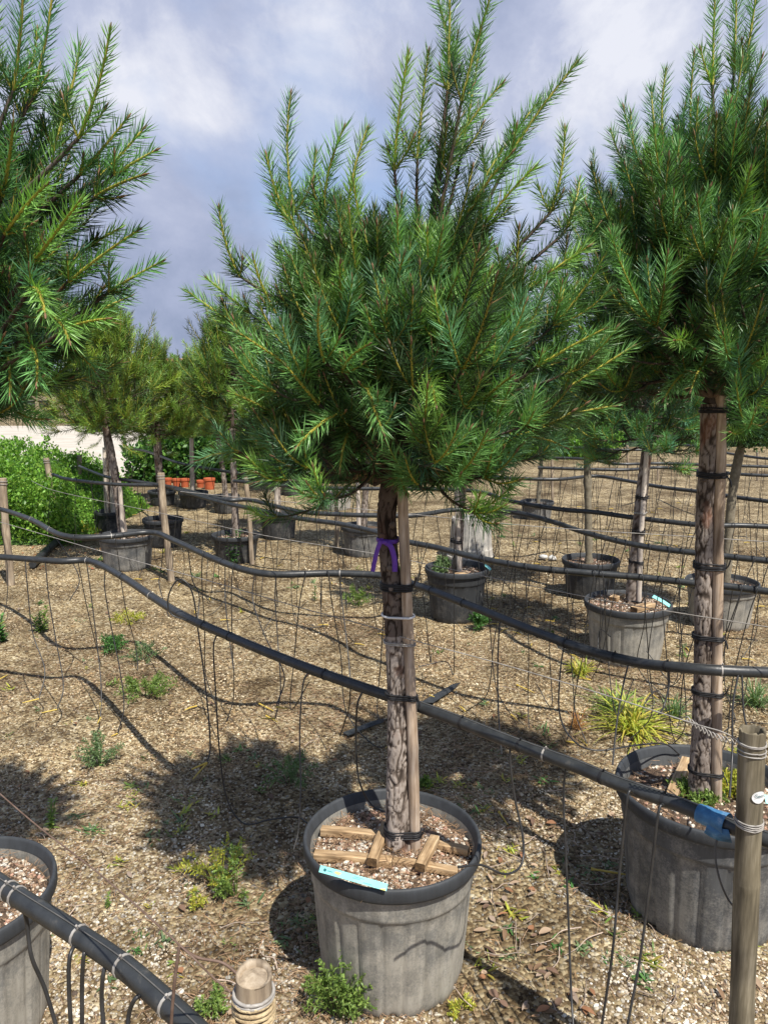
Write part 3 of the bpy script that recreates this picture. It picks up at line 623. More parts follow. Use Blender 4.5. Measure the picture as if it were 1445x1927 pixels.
# ------------------------------------------------------------------ near pines
def top_of(P, dx=0, dy=0): return np.array([P['x'] + dx, P['y'] + dy, P['zs'] + 0.005])
def near_pine(Ppot, base_px, path, rpx, crown_kw, tips, seed, label, tone, dens=880, dark=None, fine=True, nb=44, extra=None, nl=0.050, lod=0, wd=0.0023):
    Y = Ppot['y']
    pts = []
    for k, (x, y, dY) in enumerate(path): pts.append(np.array(at(x, y, Y + dY)))
    pts[0][2] = min(pts[0][2], Ppot['zs'] + 0.0)
    root = empty('pine_tree', pts[0], label, 'pine tree', 'potted pines in the nursery rows')
    rr = [r * depth(Y, p[2]) / F for r, p in zip(rpx, pts)]
    if fine:
        kg = random.Random(seed); tS = spline(pts, 12)
        for q in range(5):
            c_ = tS[kg.randrange(8, len(tS) - 4)]; a_ = kg.uniform(-2.6, -0.5); d_ = np.array([math.cos(a_), math.sin(a_), .25]); r0_ = rr[2] * .9
            kb = MB(); tube(kb, [c_ + d_ * r0_ * .5, c_ + d_ * r0_ * 1.02, c_ + d_ * (r0_ * 1.22)], [.013, .009, .006], 9, (.3, .3, 0))
            kb.build('branch_stub', M['bark'], root)
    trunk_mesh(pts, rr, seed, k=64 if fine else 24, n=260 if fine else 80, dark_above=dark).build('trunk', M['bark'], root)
    T = Pine(seed, tone, dens=dens, nl=nl, lod=lod, wd=wd)
    foot = np.array(at(*crown_kw['foot'], Y)); top = np.array(at(*crown_kw['top'], Y))
    tube(T.w, bez(pts[-1], (pts[-1] + foot) / 2, foot, 5), np.linspace(rr[-1] * 0.97, 0.017, 5), 10, (0.4, 0.1, 0))
    T.crown(foot, top, crown_kw['rad'], nb, low=crown_kw.get('low', -8), shoot=crown_kw.get('shoot', 0.16), lowlen=crown_kw.get('lowlen', 1.0))
    ax = lambda z: foot + (top - foot) * np.clip((z - foot[2]) / (top[2] - foot[2]), 0, 1)
    for (tx, ty, bx, by, dY) in tips:                       # the long shoots that make the outline
        tp_ = np.array(at(tx, ty, Y + dY)); bs = np.array(at(bx, by, Y + dY * 0.7))
        root_z = bs[2] - 0.10 - 0.3 * abs(bs[0] - foot[0]); st = ax(root_z); 
        mid_ = (st * 0.45 + bs * 0.55); mid_[2] = min(mid_[2], bs[2]) - 0.03
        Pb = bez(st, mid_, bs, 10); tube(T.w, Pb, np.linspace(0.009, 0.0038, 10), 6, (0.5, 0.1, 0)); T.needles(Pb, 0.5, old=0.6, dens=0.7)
        dd = unit(bs - mid_); ln = np.linalg.norm(tp_ - bs)
        c = bs + (dd * 0.35 + unit(tp_ - bs) * 0.65) * ln * 0.5
        T.shoot(bez(bs, c, tp_, 12), 0.0040, 0.0024, dens=0.95, nl=0.96, mute=1.35)
        T.cluster(bs, unit(tp_ - bs), 2, min(0.08, ln * 0.35), 1.1, 0.3)
    if extra: extra(T, foot, top)
    T.build(root)
    return root, T, pts, rr
main_tips = [(547, 180, 556, 400, .05), (502, 295, 540, 410, -.05), (594, 292, 596, 420, .1), (645, 245, 610, 410, -.1), (690, 245, 655, 430, .05), (413, 395, 452, 520, .0),
 (768, 105, 742, 320, -.05), (806, 100, 785, 300, .1), (845, -60, 842, 170, .05), (815, -25, 850, 130, 0.12), (930, -30, 868, 190, -.05), (905, 70, 868, 290, .1), (942, 160, 830, 320, 0), (1083, 120, 960, 290, -.05), (1010, 195, 915, 330, .1),
 (1062, 245, 1035, 400, .05), (1002, 318, 905, 430, -.12), (960, 290, 880, 400, -.2), (355, 550, 440, 610, .05), (392, 525, 470, 590, .15), (478, 490, 520, 590, -.1), (452, 628, 580, 715, -.38), (1186, 655, 1060, 735, -.12), (1150, 765, 1040, 790, -.1),
 (1105, 465, 990, 545, -.1), (1135, 620, 1010, 690, -.25), (1128, 420, 1060, 500, .15), (1090, 340, 1060, 440, .2), (600, 575, 610, 680, -.42), (690, 650, 645, 700, -.40), (440, 740, 520, 780, -.2), (470, 890, 560, 850, -.2), (375, 865, 450, 850, .1),
 (560, 840, 640, 780, -.35), (720, 810, 690, 730, -.42), (762, 925, 752, 895, -.26), (840, 915, 815, 850, -.12), (760, 480, 740, 590, -.3), (700, 430, 690, 540, .1), (880, 600, 850, 690, -.4), (960, 710, 900, 760, -.36), (1060, 840, 980, 820, 0), (640, 500, 650, 600, -.3), (860, 520, 820, 620, -.35), (985, 560, 930, 650, -.3), (920, 460, 870, 560, -.25), (540, 690, 600, 760, -.35), (820, 760, 800, 700, -.45), (900, 850, 860, 790, -.3), (640, 880, 660, 810, -.25)]
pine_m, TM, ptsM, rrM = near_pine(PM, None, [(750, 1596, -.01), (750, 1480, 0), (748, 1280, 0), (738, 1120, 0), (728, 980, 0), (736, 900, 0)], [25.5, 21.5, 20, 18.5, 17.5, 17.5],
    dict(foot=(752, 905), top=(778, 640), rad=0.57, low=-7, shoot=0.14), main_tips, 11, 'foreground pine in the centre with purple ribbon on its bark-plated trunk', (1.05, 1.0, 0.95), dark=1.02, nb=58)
left_tips = [(207, 60, 148, 260, -.1), (100, -20, 62, 180, 0), (45, -60, 25, 170, -.1), (128, 175, 100, 280, .1), (238, 225, 150, 330, 0), (268, 245, 190, 330, .1), (290, 285, 215, 330, 0), (268, 330, 180, 370, -.15), (258, 435, 130, 530, -.1), (300, 495, 205, 550, 0),
 (25, 240, 5, 370, -.35), (85, 350, 10, 440, -.35), (150, 380, 60, 500, -.3), (225, 430, 160, 470, .1), (85, 590, 60, 540, -.4), (70, 720, 60, 650, -.35), (130, 640, 90, 590, -.3), (200, 600, 120, 620, -.1), (-20, -60, -10, 160, 0), (70, 60, 40, 220, .1), (180, 700, 120, 650, 0.1), (20, 740, 10, 660, -.2), (150, 90, 110, 240, .15), (240, 560, 180, 590, .1)]
PLt = dict(PL)
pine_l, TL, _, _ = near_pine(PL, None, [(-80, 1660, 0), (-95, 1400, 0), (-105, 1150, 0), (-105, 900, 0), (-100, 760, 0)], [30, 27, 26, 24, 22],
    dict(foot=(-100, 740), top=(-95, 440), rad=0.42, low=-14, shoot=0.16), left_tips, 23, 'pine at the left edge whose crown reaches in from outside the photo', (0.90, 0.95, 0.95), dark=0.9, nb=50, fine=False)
right_tips = [(1186, 215, 1215, 345, .1), (1252, 135, 1250, 290, 0), (1305, 105, 1300, 270, -.1), (1345, -10, 1340, 160, 0), (1385, -40, 1380, 140, .1), (1425, -30, 1400, 140, 0), (1432, 110, 1390, 240, -.1), (1440, 390, 1300, 470, -.3), (1190, 440, 1215, 520, -.1), (1245, 380, 1245, 480, -.3),
 (1310, 470, 1240, 560, -.3), (1150, 250, 1190, 340, .15), (1355, 360, 1310, 440, -.2), (1225, 170, 1245, 300, .15), (1420, 540, 1330, 590, -.25), (1390, 500, 1330, 560, -.3), (1170, 330, 1200, 430, .1), (1290, 190, 1285, 320, .1), (1330, 250, 1310, 370, -.2), (1400, 200, 1370, 330, -.2), (1180, 600, 1230, 640, -.1), (1200, 690, 1250, 670, 0), (1250, 748, 1290, 700, -.25), (1400, 742, 1370, 700, -.25), (1440, 700, 1390, 680, -.3), (1300, 732, 1320, 690, -.3), (1185, 735, 1240, 700, 0), (1420, 640, 1360, 640, -.35), (1270, 640, 1300, 650, -.35)]
pine_r, TR, ptsR, rrR = near_pine(PR, None, [(1318, 1468, 0), (1322, 1320, 0), (1325, 1000, 0), (1332, 880, 0), (1336, 760, 0)], [20.5, 17.5, 16.5, 16.5, 16.5],
    dict(foot=(1340, 745), top=(1350, 430), rad=0.53, low=-10, shoot=0.17), right_tips, 31, 'tall pine on the right, thick trunk lashed to a peeled stake', (1.02, 1.0, 1.0), dark=None, nb=54)

# ------------------------------------------------------------------ pines further off
def far_pine_source(seed, h_trunk, rad, hgt, tone, dens, wd, lean=0.0, nb=34, rt=0.03, shoot=0.15, nl=0.055, tips=()):
    """built round the origin, foot at the origin"""
    root = empty('pine_tree', (0, 0, 0), 'pine', 'pine tree', 'potted pines in the nursery rows')
    pts = [np.array([0, 0, 0.0]), np.array([lean * 0.25, 0, h_trunk * 0.35]), np.array([lean * 0.6, 0.01, h_trunk * 0.7]), np.array([lean, 0, h_trunk])]
    trunk_mesh(pts, [rt * 1.2, rt, rt * 0.95, rt * 0.85], seed, k=20, n=60).build('trunk', M['bark'], root)
    T = Pine(seed, tone, dens=dens, nl=nl, lod=1, wd=wd); T.crown(pts[-1] - [0, 0, 0.02], pts[-1] + np.array([0.02, 0, hgt * 0.62]), rad, nb, low=-12, shoot=shoot)
    tp_ = pts[-1] + np.array([0.02, 0, hgt * 0.62])
    for k in range(9):                                       # long upright leaders above the crown
        a = k * 2.4; q = np.array([math.cos(a), math.sin(a), 0]) * rad * (0.15 + 0.06 * k); b_ = tp_ + q * 0.7 - [0, 0, 0.04 * k]; l_ = (0.40 - 0.015 * k) * T.g.uniform(.7, 1.1)
        S_ = bez(b_, b_ + q * .12 + [0, 0, l_ * .5], b_ + q * .22 + [0, 0, l_], 9); tube(T.w, bez(tp_ - [0, 0, .3], (tp_ + b_) / 2 - [0, 0, .15], b_, 6), np.linspace(.008, .004, 6), 4, (.5, .1, 0)); T.shoot(S_, 0.004, 0.0026, mute=1.2, dens=0.9)
    for (b_, e_) in tips:
        b_ = np.array(b_); e_ = np.array(e_); tube(T.w, bez(pts[-1] + [0, 0, .2], (pts[-1] + b_) / 2, b_, 8), np.linspace(.009, .004, 8), 4, (.5, .1, 0)); T.shoot(bez(b_, (b_ + e_) / 2 + [0.01, 0, .02], e_, 9), 0.004, 0.0028, mute=1.4); T.cluster(b_, unit(e_ - b_), 3, .14, .8, .4)
    T.build(root)
    return root
def place(o, x, y, z, rz, s, label):
    o.location = (x, y, z); o.rotation_euler = (0, 0, rz); o.scale = (s, s, s); o['label'] = label; return o
# pine of the right hand dusty pot: leaning trunk
b3 = at(1188, 1138, P3['y']); t3 = at(1217, 845, P3['y'])
s3 = far_pine_source(41, t3.z - b3.z, 0.50, 2.0, (0.95, 1.0, 1.1), 480, 0.0028, lean=t3.x - b3.x, nb=58, rt=0.036,
    tips=[(at(bx, by, P3['y'] + dy) - b3, at(tx, ty, P3['y'] + dy) - b3) for bx, by, tx, ty, dy in ((1122, 420, 1115, 285, -.1), (1100, 430, 1085, 365, 0), (1140, 440, 1150, 345, .1), (1105, 480, 1062, 405, -.1), (1090, 520, 1050, 470, .1), (1150, 380, 1180, 300, .1), (1130, 560, 1085, 520, -.2), (1135, 470, 1128, 390, -.2))])
place(s3, b3.x, P3['y'], b3.z, 0, 1.0, 'pine with a leaning dark trunk tied to a pale stake, left of the right pine')
srcA = far_pine_source(51, 0.98, 0.60, 1.25, (1.45, 1.12, 0.62), 300, 0.0034, lean=-0.1, nb=42, rt=0.034, shoot=0.19)
b8 = at(232, 992, P8['y']); place(srcA, b8.x, P8['y'], P8['zs'], 0, 1.08, 'yellowish green pine on the left whose reddish trunk leans out of the grey pot')
srcB = far_pine_source(61, 1.02, 0.56, 1.25, (1.3, 1.05, 0.62), 300, 0.0036, nb=40, rt=0.03, shoot=0.19)
place(srcB, P10['x'], P10['y'], P10['zs'], 0.5, 1.06, 'pine standing in the dark pot behind the tall leafy weed')
far = [(P9, srcA, 1.5, 0.94, 'pine in the black pot directly behind the left peeled post'), (P11, srcB, 2.4, 0.9, 'pine with a short pale trunk, its crown lost behind the main crown'),
       (P12, srcA, 3.9, 0.95, 'pine in the bluish grey pot just left of the main trunk'), (P13, srcB, 4.8, 0.95, 'pine in the black pot next to the orange pots'),
       (P14, srcA, 0.6, 0.92, 'pine in the black pot left of the leafy weed'), (P15, srcB, 5.5, 1.0, 'pine with a grey trunk tied between white stakes by the hedge end'),
       (P17, srcB, 3.1, 0.92, 'pine in the shaded black pot in the far left row'), (P18, srcA, 5.0, 0.95, 'pine in the black pot shaded by the main crown'), (P6, srcA, 2.2, 0.93, 'pine behind the main crown with a white stake on its dark trunk'), (P16, srcA, 4.1, 0.9, 'pine in the small black pot nearest the hedge')]
for P_, src, rz, s, lab in far:
    c = copy_tree(src); place(c, P_['x'], P_['y'], P_['zs'], rz, s, lab)
# broadleaf and yew crowns on thin clear stems
def leaf_mass(mb, c, rad, n, size, pal, g, hollow=0.55, lumps=7, squash=(1, 1, 1), up=0.3, zmin=None):
    cs = []
    for k in range(lumps):
        d = unit(g.normal(0, 1, 3)); cs.append((np.array(c) + d * rad * 0.5 * np.array(squash), rad * g.uniform(0.38, 0.6)))
    cs.append((np.array(c), rad * 0.75)); per = n // len(cs)
    for (cc, rr) in cs:
        d = g.normal(0, 1, (per, 3)); d /= np.linalg.norm(d, axis=1)[:, None]
        p = cc + d * rr * np.array(squash) * (g.uniform(hollow, 1.08, (per, 1)))
        if zmin is not None: p = p[p[:, 2] > zmin]; d = d[:len(p)]
        m_ = len(p)
        ax = d[:m_] * 0.6 + g.normal(0, 0.6, (m_, 3)) + [0, 0, up]; ax /= np.linalg.norm(ax, axis=1)[:, None]
        w = np.cross(ax, g.normal(0, 1, (m_, 3))); w /= np.linalg.norm(w, axis=1)[:, None] + 1e-9
        col = pal[g.integers(0, len(pal), m_)] * g.uniform(0.65, 1.3, (m_, 1))
        ln = g.uniform(0.7, 1.2, m_) * size
        # broad leaf: rhomb from 4 points
        ln_ = ln[:, None]; V = np.stack([p, p + ax * ln_ * 0.45 + w * ln_ * 0.25, p + ax * ln_, p + ax * ln_ * 0.45 - w * ln_ * 0.25], 1).reshape(-1, 3)
        mb.add(V, (np.array([[0, 1, 2, 3]])[None] + (np.arange(m_) * 4)[:, None, None]).reshape(-1, 4), np.repeat(col, 4, 0))
def stem_tree(P_, name, label, cat, path, rpx, ccx, ccy, rad, n, size, pal, seed, squash=(1, 1, 0.85)):
    Y = P_['y']; pts = [np.array(at(x, y, Y)) for x, y in path]; pts[0][2] = P_['zs']
    root = empty(name, pts[0], label, cat)
    g = np.random.default_rng(seed); c = np.array(at(ccx, ccy, Y)); mb = MB()
    S = spline(pts + [c], 6); 
    rr = np.linspace(rpx[0], rpx[1], len(S)) * depth(Y, 1) / F * (1 + 0.08 * g.normal(0, 1, len(S)))
    tube(mb, S, rr, 14); mb.build('trunk', M['smoothbark'], root)
    mb = MB()
    for k in range(14): d = unit(g.normal(0, 1, 3) + [0, 0, 0.4]); tube(mb, bez(S[-4], S[-1] + d * rad * 0.3, c + d * rad * 0.9, 6), np.linspace(0.008, 0.002, 6), 4)
    mb.build('branches', M['smoothbark'], root)
    mb = MB(); leaf_mass(mb, c, rad, n, size, pal, g, 0.35, 12, squash); mb.build('foliage', M['leaf'], root, smooth=False)
YEW = np.array([(0.020, 0.055, 0.015), (0.03, 0.075, 0.02), (0.055, 0.12, 0.03)])
stem_tree(P4, 'yew_tree', 'dense dark round headed tree on a thin straight stem, left of the leaning pine', 'tree', [(1108, 1048), (1106, 950), (1104, 865)], (7.5, 6), 1102, 742, 0.46, 26000, 0.03, YEW, 3)
stem_tree(P5, 'yew_tree', 'dense dark tree on a curved mossy stem at the right edge', 'tree', [(1366, 1078), (1374, 960), (1386, 875)], (9, 8), 1412, 765, 0.42, 26000, 0.028, YEW, 4)
stem_tree(P7, 'slender_tree', 'slender tree in the lone small pot, its head merging with the main crown', 'tree', [(1012, 936), (1017, 890), (1018, 870)], (4, 3.5), 1015, 790, 0.5, 9000, 0.045, YEW * 1.6, 5)

# ------------------------------------------------------------------ stakes and ties on the trunks
def stake(px_pts, r0, r1, Y, mat, label, ties=(), seed=1, name='tree_stake', cat='stake', zfoot=None, nodes=(), kk=16, group=None):
    pts = [np.array(at(x, y, Y + d)) for x, y, d in px_pts]
    if zfoot is not None: pts[0][2] = zfoot
    root = empty(name, pts[0], label, cat, group); g = np.random.default_rng(seed)
    S = spline(pts, 14); dz = depth(Y, 1) / F; rr = np.linspace(r0, r1, len(S)) * dz * (1 + 0.02 * g.normal(0, 1, len(S)))
    for q in nodes:
        i_ = int(q * (len(S) - 1)); rr[i_] *= 1.10
    mb = MB(); tube(mb, S, rr, kk); mb.build('pole', M[mat], root)
    return root, S, rr
def loop_round(mb, centres, radii, z, wob_=0.004, r=0.0022, turns=3, k=40, seed=0, pitch=0.006, gap=0.003):
    """tie wrapped round the hull of two or more upright poles (stadium shape)"""
    g = random.Random(seed); c = [np.array(q[:2]) for q in centres]
    d = c[-1] - c[0]; L_ = np.linalg.norm(d); e = d / L_ if L_ > 1e-6 else np.array([1.0, 0.0]); nn = np.array([-e[1], e[0]])
    r0, r1 = radii[0] + gap, radii[-1] + gap
    loop = []
    for a in np.linspace(math.pi / 2, 3 * math.pi / 2, 14): loop.append(c[0] + r0 * (math.cos(a) * e + math.sin(a) * nn))
    for a in np.linspace(-math.pi / 2, math.pi / 2, 12): loop.append(c[-1] + r1 * (math.cos(a) * e + math.sin(a) * nn))
    loop = np.array(loop); m_ = len(loop)
    tl = g.uniform(-0.012, 0.012)
    for t_ in range(turns):
        zz = z + (t_ - (turns - 1) / 2) * pitch + g.uniform(-wob_, wob_) * 0.5; tw = tl + g.uniform(-.006, .006)
        P = [np.array([*(loop[i_ % m_] ), zz + tw * (i_ % m_ / m_ - .5) * (1 if i_ % m_ < m_ / 2 else -1) + g.uniform(-1, 1) * 0.0006]) for i_ in range(m_ + 1)]
        tube(mb, P, r, 6)
def along(S, rr, z):
    i_ = int(np.argmin(np.abs(np.asarray(S)[:, 2] - z))); return np.asarray(S)[i_], rr[min(i_, len(rr) - 1)]
def tie_set(root, trunkP, trunkR, S, rr, ties, seed=0):
    tS = spline(trunkP, 12); tR = np.interp(np.linspace(0, 1, len(tS)), np.linspace(0, 1, len(trunkR)), trunkR)
    for q, (py, mat, turns, rad, Y) in enumerate(ties):
        z = at(740, py, Y).z; a, ra = along(tS, tR, z); b_, rb = along(S, rr, z)
        mb = MB(); loop_round(mb, [a, b_], [ra * 1.05, rb], z, r=rad, turns=turns, seed=seed + q, pitch=rad * 1.9)
        if mat in ('blacktie',):                              # loose end
            e = unit(b_ - a); p0 = b_ + e * (rb + 0.004) + np.array([0, -0.004, z - b_[2]])
            tube(mb, spline([p0, p0 + [0.006, -0.004, 0.012 * (-1) ** q], p0 + [0.009, -0.006, 0.028 * (-1) ** q]], 4), rad * 0.9, 5)
        mb.build('tie', M[mat], root)
Ym = PM['y']
stM, SM, rM = stake([(781, 1588, -.025), (777, 1420, -.022), (770, 1238, -.02), (759, 980, -.016), (757, 900, -.012)], 10.8, 9.4, Ym, 'stake', 'round peeled stake strapped to the right side of the foreground pine trunk', zfoot=PM['zs'], nodes=(.28, .55), seed=2)
tie_set(stM, ptsM, rrM, SM, rM, [(1102, 'blacktie', 4, .0030, Ym), (1156, 'whitetie', 1, .0034, Ym), (1207, 'wire', 2, .0018, Ym), (1306, 'blacktie', 3, .0030, Ym), (1558, 'blacktie', 5, .0024, Ym)], 3)
Yr = PR['y']
stR, SR, rR = stake([(1352, 1458, -.03), (1348, 1300, -.025), (1351, 1000, -.02), (1355, 880, -.02), (1354, 735, -.015)], 9.8, 9.8, Yr, 'stake', 'round peeled stake strapped to the thick trunk of the tall right pine', zfoot=PR['zs'], nodes=(.3, .6), seed=5)
tie_set(stR, ptsR, rrR, SR, rR, [(772, 'blacktie', 3, .0028, Yr), (893, 'blacktie', 3, .003, Yr), (1064, 'blacktie', 4, .0026, Yr), (1196, 'blacktie', 3, .003, Yr), (1300, 'blacktie', 3, .0026, Yr), (1448, 'blacktie', 3, .0022, Yr)], 30)
# white strip stake of the leaning pine
Y3 = P3['y']
st3, S3, r3 = stake([(1201, 1140, -.045), (1206, 1000, -.04), (1216, 850, -.04)], 4.8, 4.4, Y3, 'stake_pale', 'pale split stake tied to the leaning trunk in the dusty right hand pot', zfoot=P3['zs'], kk=10)
tr3 = [np.array([b3.x + (t3.x - b3.x) * q ** 1.15, Y3, b3.z + (t3.z - b3.z) * q]) for q in (0, .35, .7, 1)]
tie_set(st3, tr3, [.04, .036, .034, .031], S3, r3, [(935, 'blacktie', 3, .0035, Y3), (965, 'wire', 2, .003, Y3), (1000, 'blacktie', 3, .0035, Y3), (1056, 'blacktie', 3, .0035, Y3), (1128, 'blacktie', 2, .0035, Y3)], 50)
Y6 = P6['y']
st6, S6, r6 = stake([(864, 1070, -.07), (862, 1000, -.07), (857, 890, -.06)], 5, 4.5, Y6, 'stake_pale', 'white tube like stake on the trunk just right of the main trunk', zfoot=P6['zs'], kk=10)
tie_set(st6, [np.array([P6['x'] , Y6, P6['zs']]), np.array([P6['x'] - .05, Y6, 1.2])], [.032, .03], S6, r6, [(1017, 'blacktie', 3, .004, Y6)], 60)
for (P_, x0, x1, y1, lab) in ((P8, 229, 225, 905, 'pale bent stake beside the reddish trunk in the left grey pot'), (P12, 675, 672, 905, 'pale stake in the bluish grey pot left of the main trunk'), (P11, 521, 519, 885, 'pale stake in the black pot right of the leafy weed'),
                              (P15, 200, 197, 842, 'white stake left of the grey trunk by the hedge end'), (P15, 212, 210, 848, 'white stake right of the grey trunk by the hedge end'), (P13, 363, 360, 825, 'upright cane in the black pot beside the orange pots')):
    stake([(x0, 950, -.08), ((x0 + x1) / 2, (950 + y1) / 2, -.08), (x1, y1, -.07)], 4.2, 3.6, P_['y'], 'stake_pale', lab, zfoot=P_['zs'], kk=8)

# purple ribbon
zr = at(740, 1015, Ym).z; a, ra = along(spline(ptsM, 12), np.interp(np.linspace(0, 1, 61), np.linspace(0, 1, 6), rrM), zr)
def ribbon(mb, P, w, n=(0, -1, 0), th=0.0006):
    P = np.array(P); T = np.gradient(P, axis=0); T /= np.linalg.norm(T, axis=1)[:, None]
    n_ = np.array(n, float) if np.ndim(n) == 1 else n; sd = np.cross(T, n_); sd /= np.linalg.norm(sd, axis=1)[:, None]; nn = np.cross(sd, T)
    V = np.stack([P - sd * w / 2, P + sd * w / 2, P + sd * w / 2 + nn * th, P - sd * w / 2 + nn * th], 1).reshape(-1, 3); k = len(P)
    f = [[i_ * 4 + q, i_ * 4 + (q + 1) % 4, i_ * 4 + 4 + (q + 1) % 4, i_ * 4 + 4 + q] for i_ in range(k - 1) for q in range(4)]
    mb.add(V, f)
mb = MB(); R0 = ra * 1.12 + 0.002
ang = np.linspace(0, 2 * math.pi, 40); Pl = np.array([[a[0] + R0 * math.cos(t_), a[1] + R0 * math.sin(t_), zr + 0.002 * math.sin(t_ * 2)] for t_ in ang])
ribbon(mb, Pl, 0.011, n=np.array([[math.cos(t_), math.sin(t_), 0] for t_ in ang]))
k0 = np.array([a[0] - 0.012, a[1] - R0 - 0.003, zr])
ribbon(mb, spline([k0, k0 + [-0.006, -0.008, 0.004], k0 + [-0.018, -0.006, -0.03], k0 + [-0.028, -0.004, -0.080]], 6), 0.012)
ribbon(mb, spline([k0 + [0.004, -.002, 0], k0 + [0.020, -0.010, -0.010], k0 + [0.030, -0.008, -0.045], k0 + [0.031, -0.006, -0.080]], 6), 0.014)
tube(mb, [k0 + [-.004, -.003, 0], k0 + [.002, -.006, 0.001], k0 + [.008, -.003, 0]], [0.004, 0.0065, 0.004], 8)
tag(mb.build('purple_ribbon', M['purple'], loc=tuple(k0)), 'purple ribbon knotted round the foreground trunk with two hanging ends', 'ribbon')

# battens laid across the main pot's soil
def batten(p0, p1, w, h, label, mat='batten', name='wooden_batten'):
    p0 = np.array(p0, float); p1 = np.array(p1, float); c = (p0 + p1) / 2; d = p1 - p0; l_ = np.linalg.norm(d); e = d / l_
    up = np.array([0, 0, 1.0]); sd = unit(np.cross(up, e)); up = np.cross(e, sd)
    n = 14; mb = MB(); rings = []
    g = random.Random(label)
    for i_ in range(n):
        q = (i_ / (n - 1) - 0.5) * l_; br = 0.0012
        cc = np.array([q, 0, 0.0015 * math.sin(q * 30 + l_ * 9)])
        sh = [(-w / 2, -h / 2 + br), (-w / 2 + br, -h / 2), (w / 2 - br, -h / 2), (w / 2, -h / 2 + br), (w / 2, h / 2 - 2 * br), (w / 2 - 2 * br, h / 2), (-w / 2 + 2 * br, h / 2), (-w / 2, h / 2 - 2 * br)]
        rings.append([cc + np.array([0, y + g.uniform(-.0006, .0006), z + g.uniform(-.0006, .0006)]) for y, z in sh])
    V = np.array(rings).reshape(-1, 3); f = [[i_ * 8 + q, i_ * 8 + (q + 1) % 8, i_ * 8 + 8 + (q + 1) % 8, i_ * 8 + 8 + q] for i_ in range(n - 1) for q in range(8)]
    mb.add(V, f); mb.add(V[:8], [[0, 7, 6, 5, 4, 3, 2, 1]], mi=1); mb.add(V[-8:], [[0, 1, 2, 3, 4, 5, 6, 7]], mi=1)
    o = mb.build(name, [M[mat], M['endgrain']], smooth=False)
    from mathutils import Matrix
    o.matrix_world = Matrix(((e[0], sd[0], up[0], c[0]), (e[1], sd[1], up[1], c[1]), (e[2], sd[2], up[2], c[2]), (0, 0, 0, 1)))
    return tag(o, label, 'wooden batten', 'old battens on the pot soil')
zt = PM['zs'] + 0.022
def soilpt(px, py, z): return np.array(ground_at(px, py, z))
batten(soilpt(605, 1562, zt), soilpt(728, 1574, zt), .026, .022, 'weathered batten at the back left of the main pot')
batten(soilpt(592, 1608, zt - .004), soilpt(738, 1621, zt - .004), .028, .022, 'long weathered batten across the front left of the main pot')
batten(soilpt(740, 1621, zt - .006), soilpt(862, 1640, zt - .006), .024, .020, 'weathered batten across the front right of the main pot, sunk in soil')
batten(soilpt(812, 1588, zt - .006), soilpt(882, 1602, zt - .006), .024, .020, 'short batten at the right wall of the main pot')
batten(soilpt(700, 1622, zt + .018), soilpt(727, 1552, zt + .016), .028, .024, 'square batten left of the foreground trunk with its dark end grain facing out')
batten(soilpt(790, 1632, zt + .016), soilpt(818, 1578, zt + .014), .028, .024, 'square batten in front of the peeled stake with its dark end grain facing out')
zt3 = PR['zs'] + 0.03
batten(soilpt(1262, 1500, zt3), soilpt(1292, 1430, zt3 + .012), .036, .022, 'mossy batten lying on the soil of the big dark pot', 'batten')
batten(soilpt(1185, 1482, zt3 - .012), soilpt(1272, 1500, zt3 - .012), .030, .018, 'pale batten half buried at the front of the big dark pot', 'batten')
zt4 = P3['zs'] + 0.03
batten(soilpt(1192, 1147, zt4), soilpt(1226, 1138, zt4), .05, .03, 'batten right of the leaning trunk in the dusty right hand pot')
batten(soilpt(1152, 1128, zt4), soilpt(1168, 1120, zt4), .05, .03, 'batten end left of the leaning trunk in the dusty right hand pot')
batten(soilpt(855, 1083, P6['zs'] + .03), soilpt(880, 1080, P6['zs'] + .03), .04, .03, 'batten on the soil just right of the main trunk')

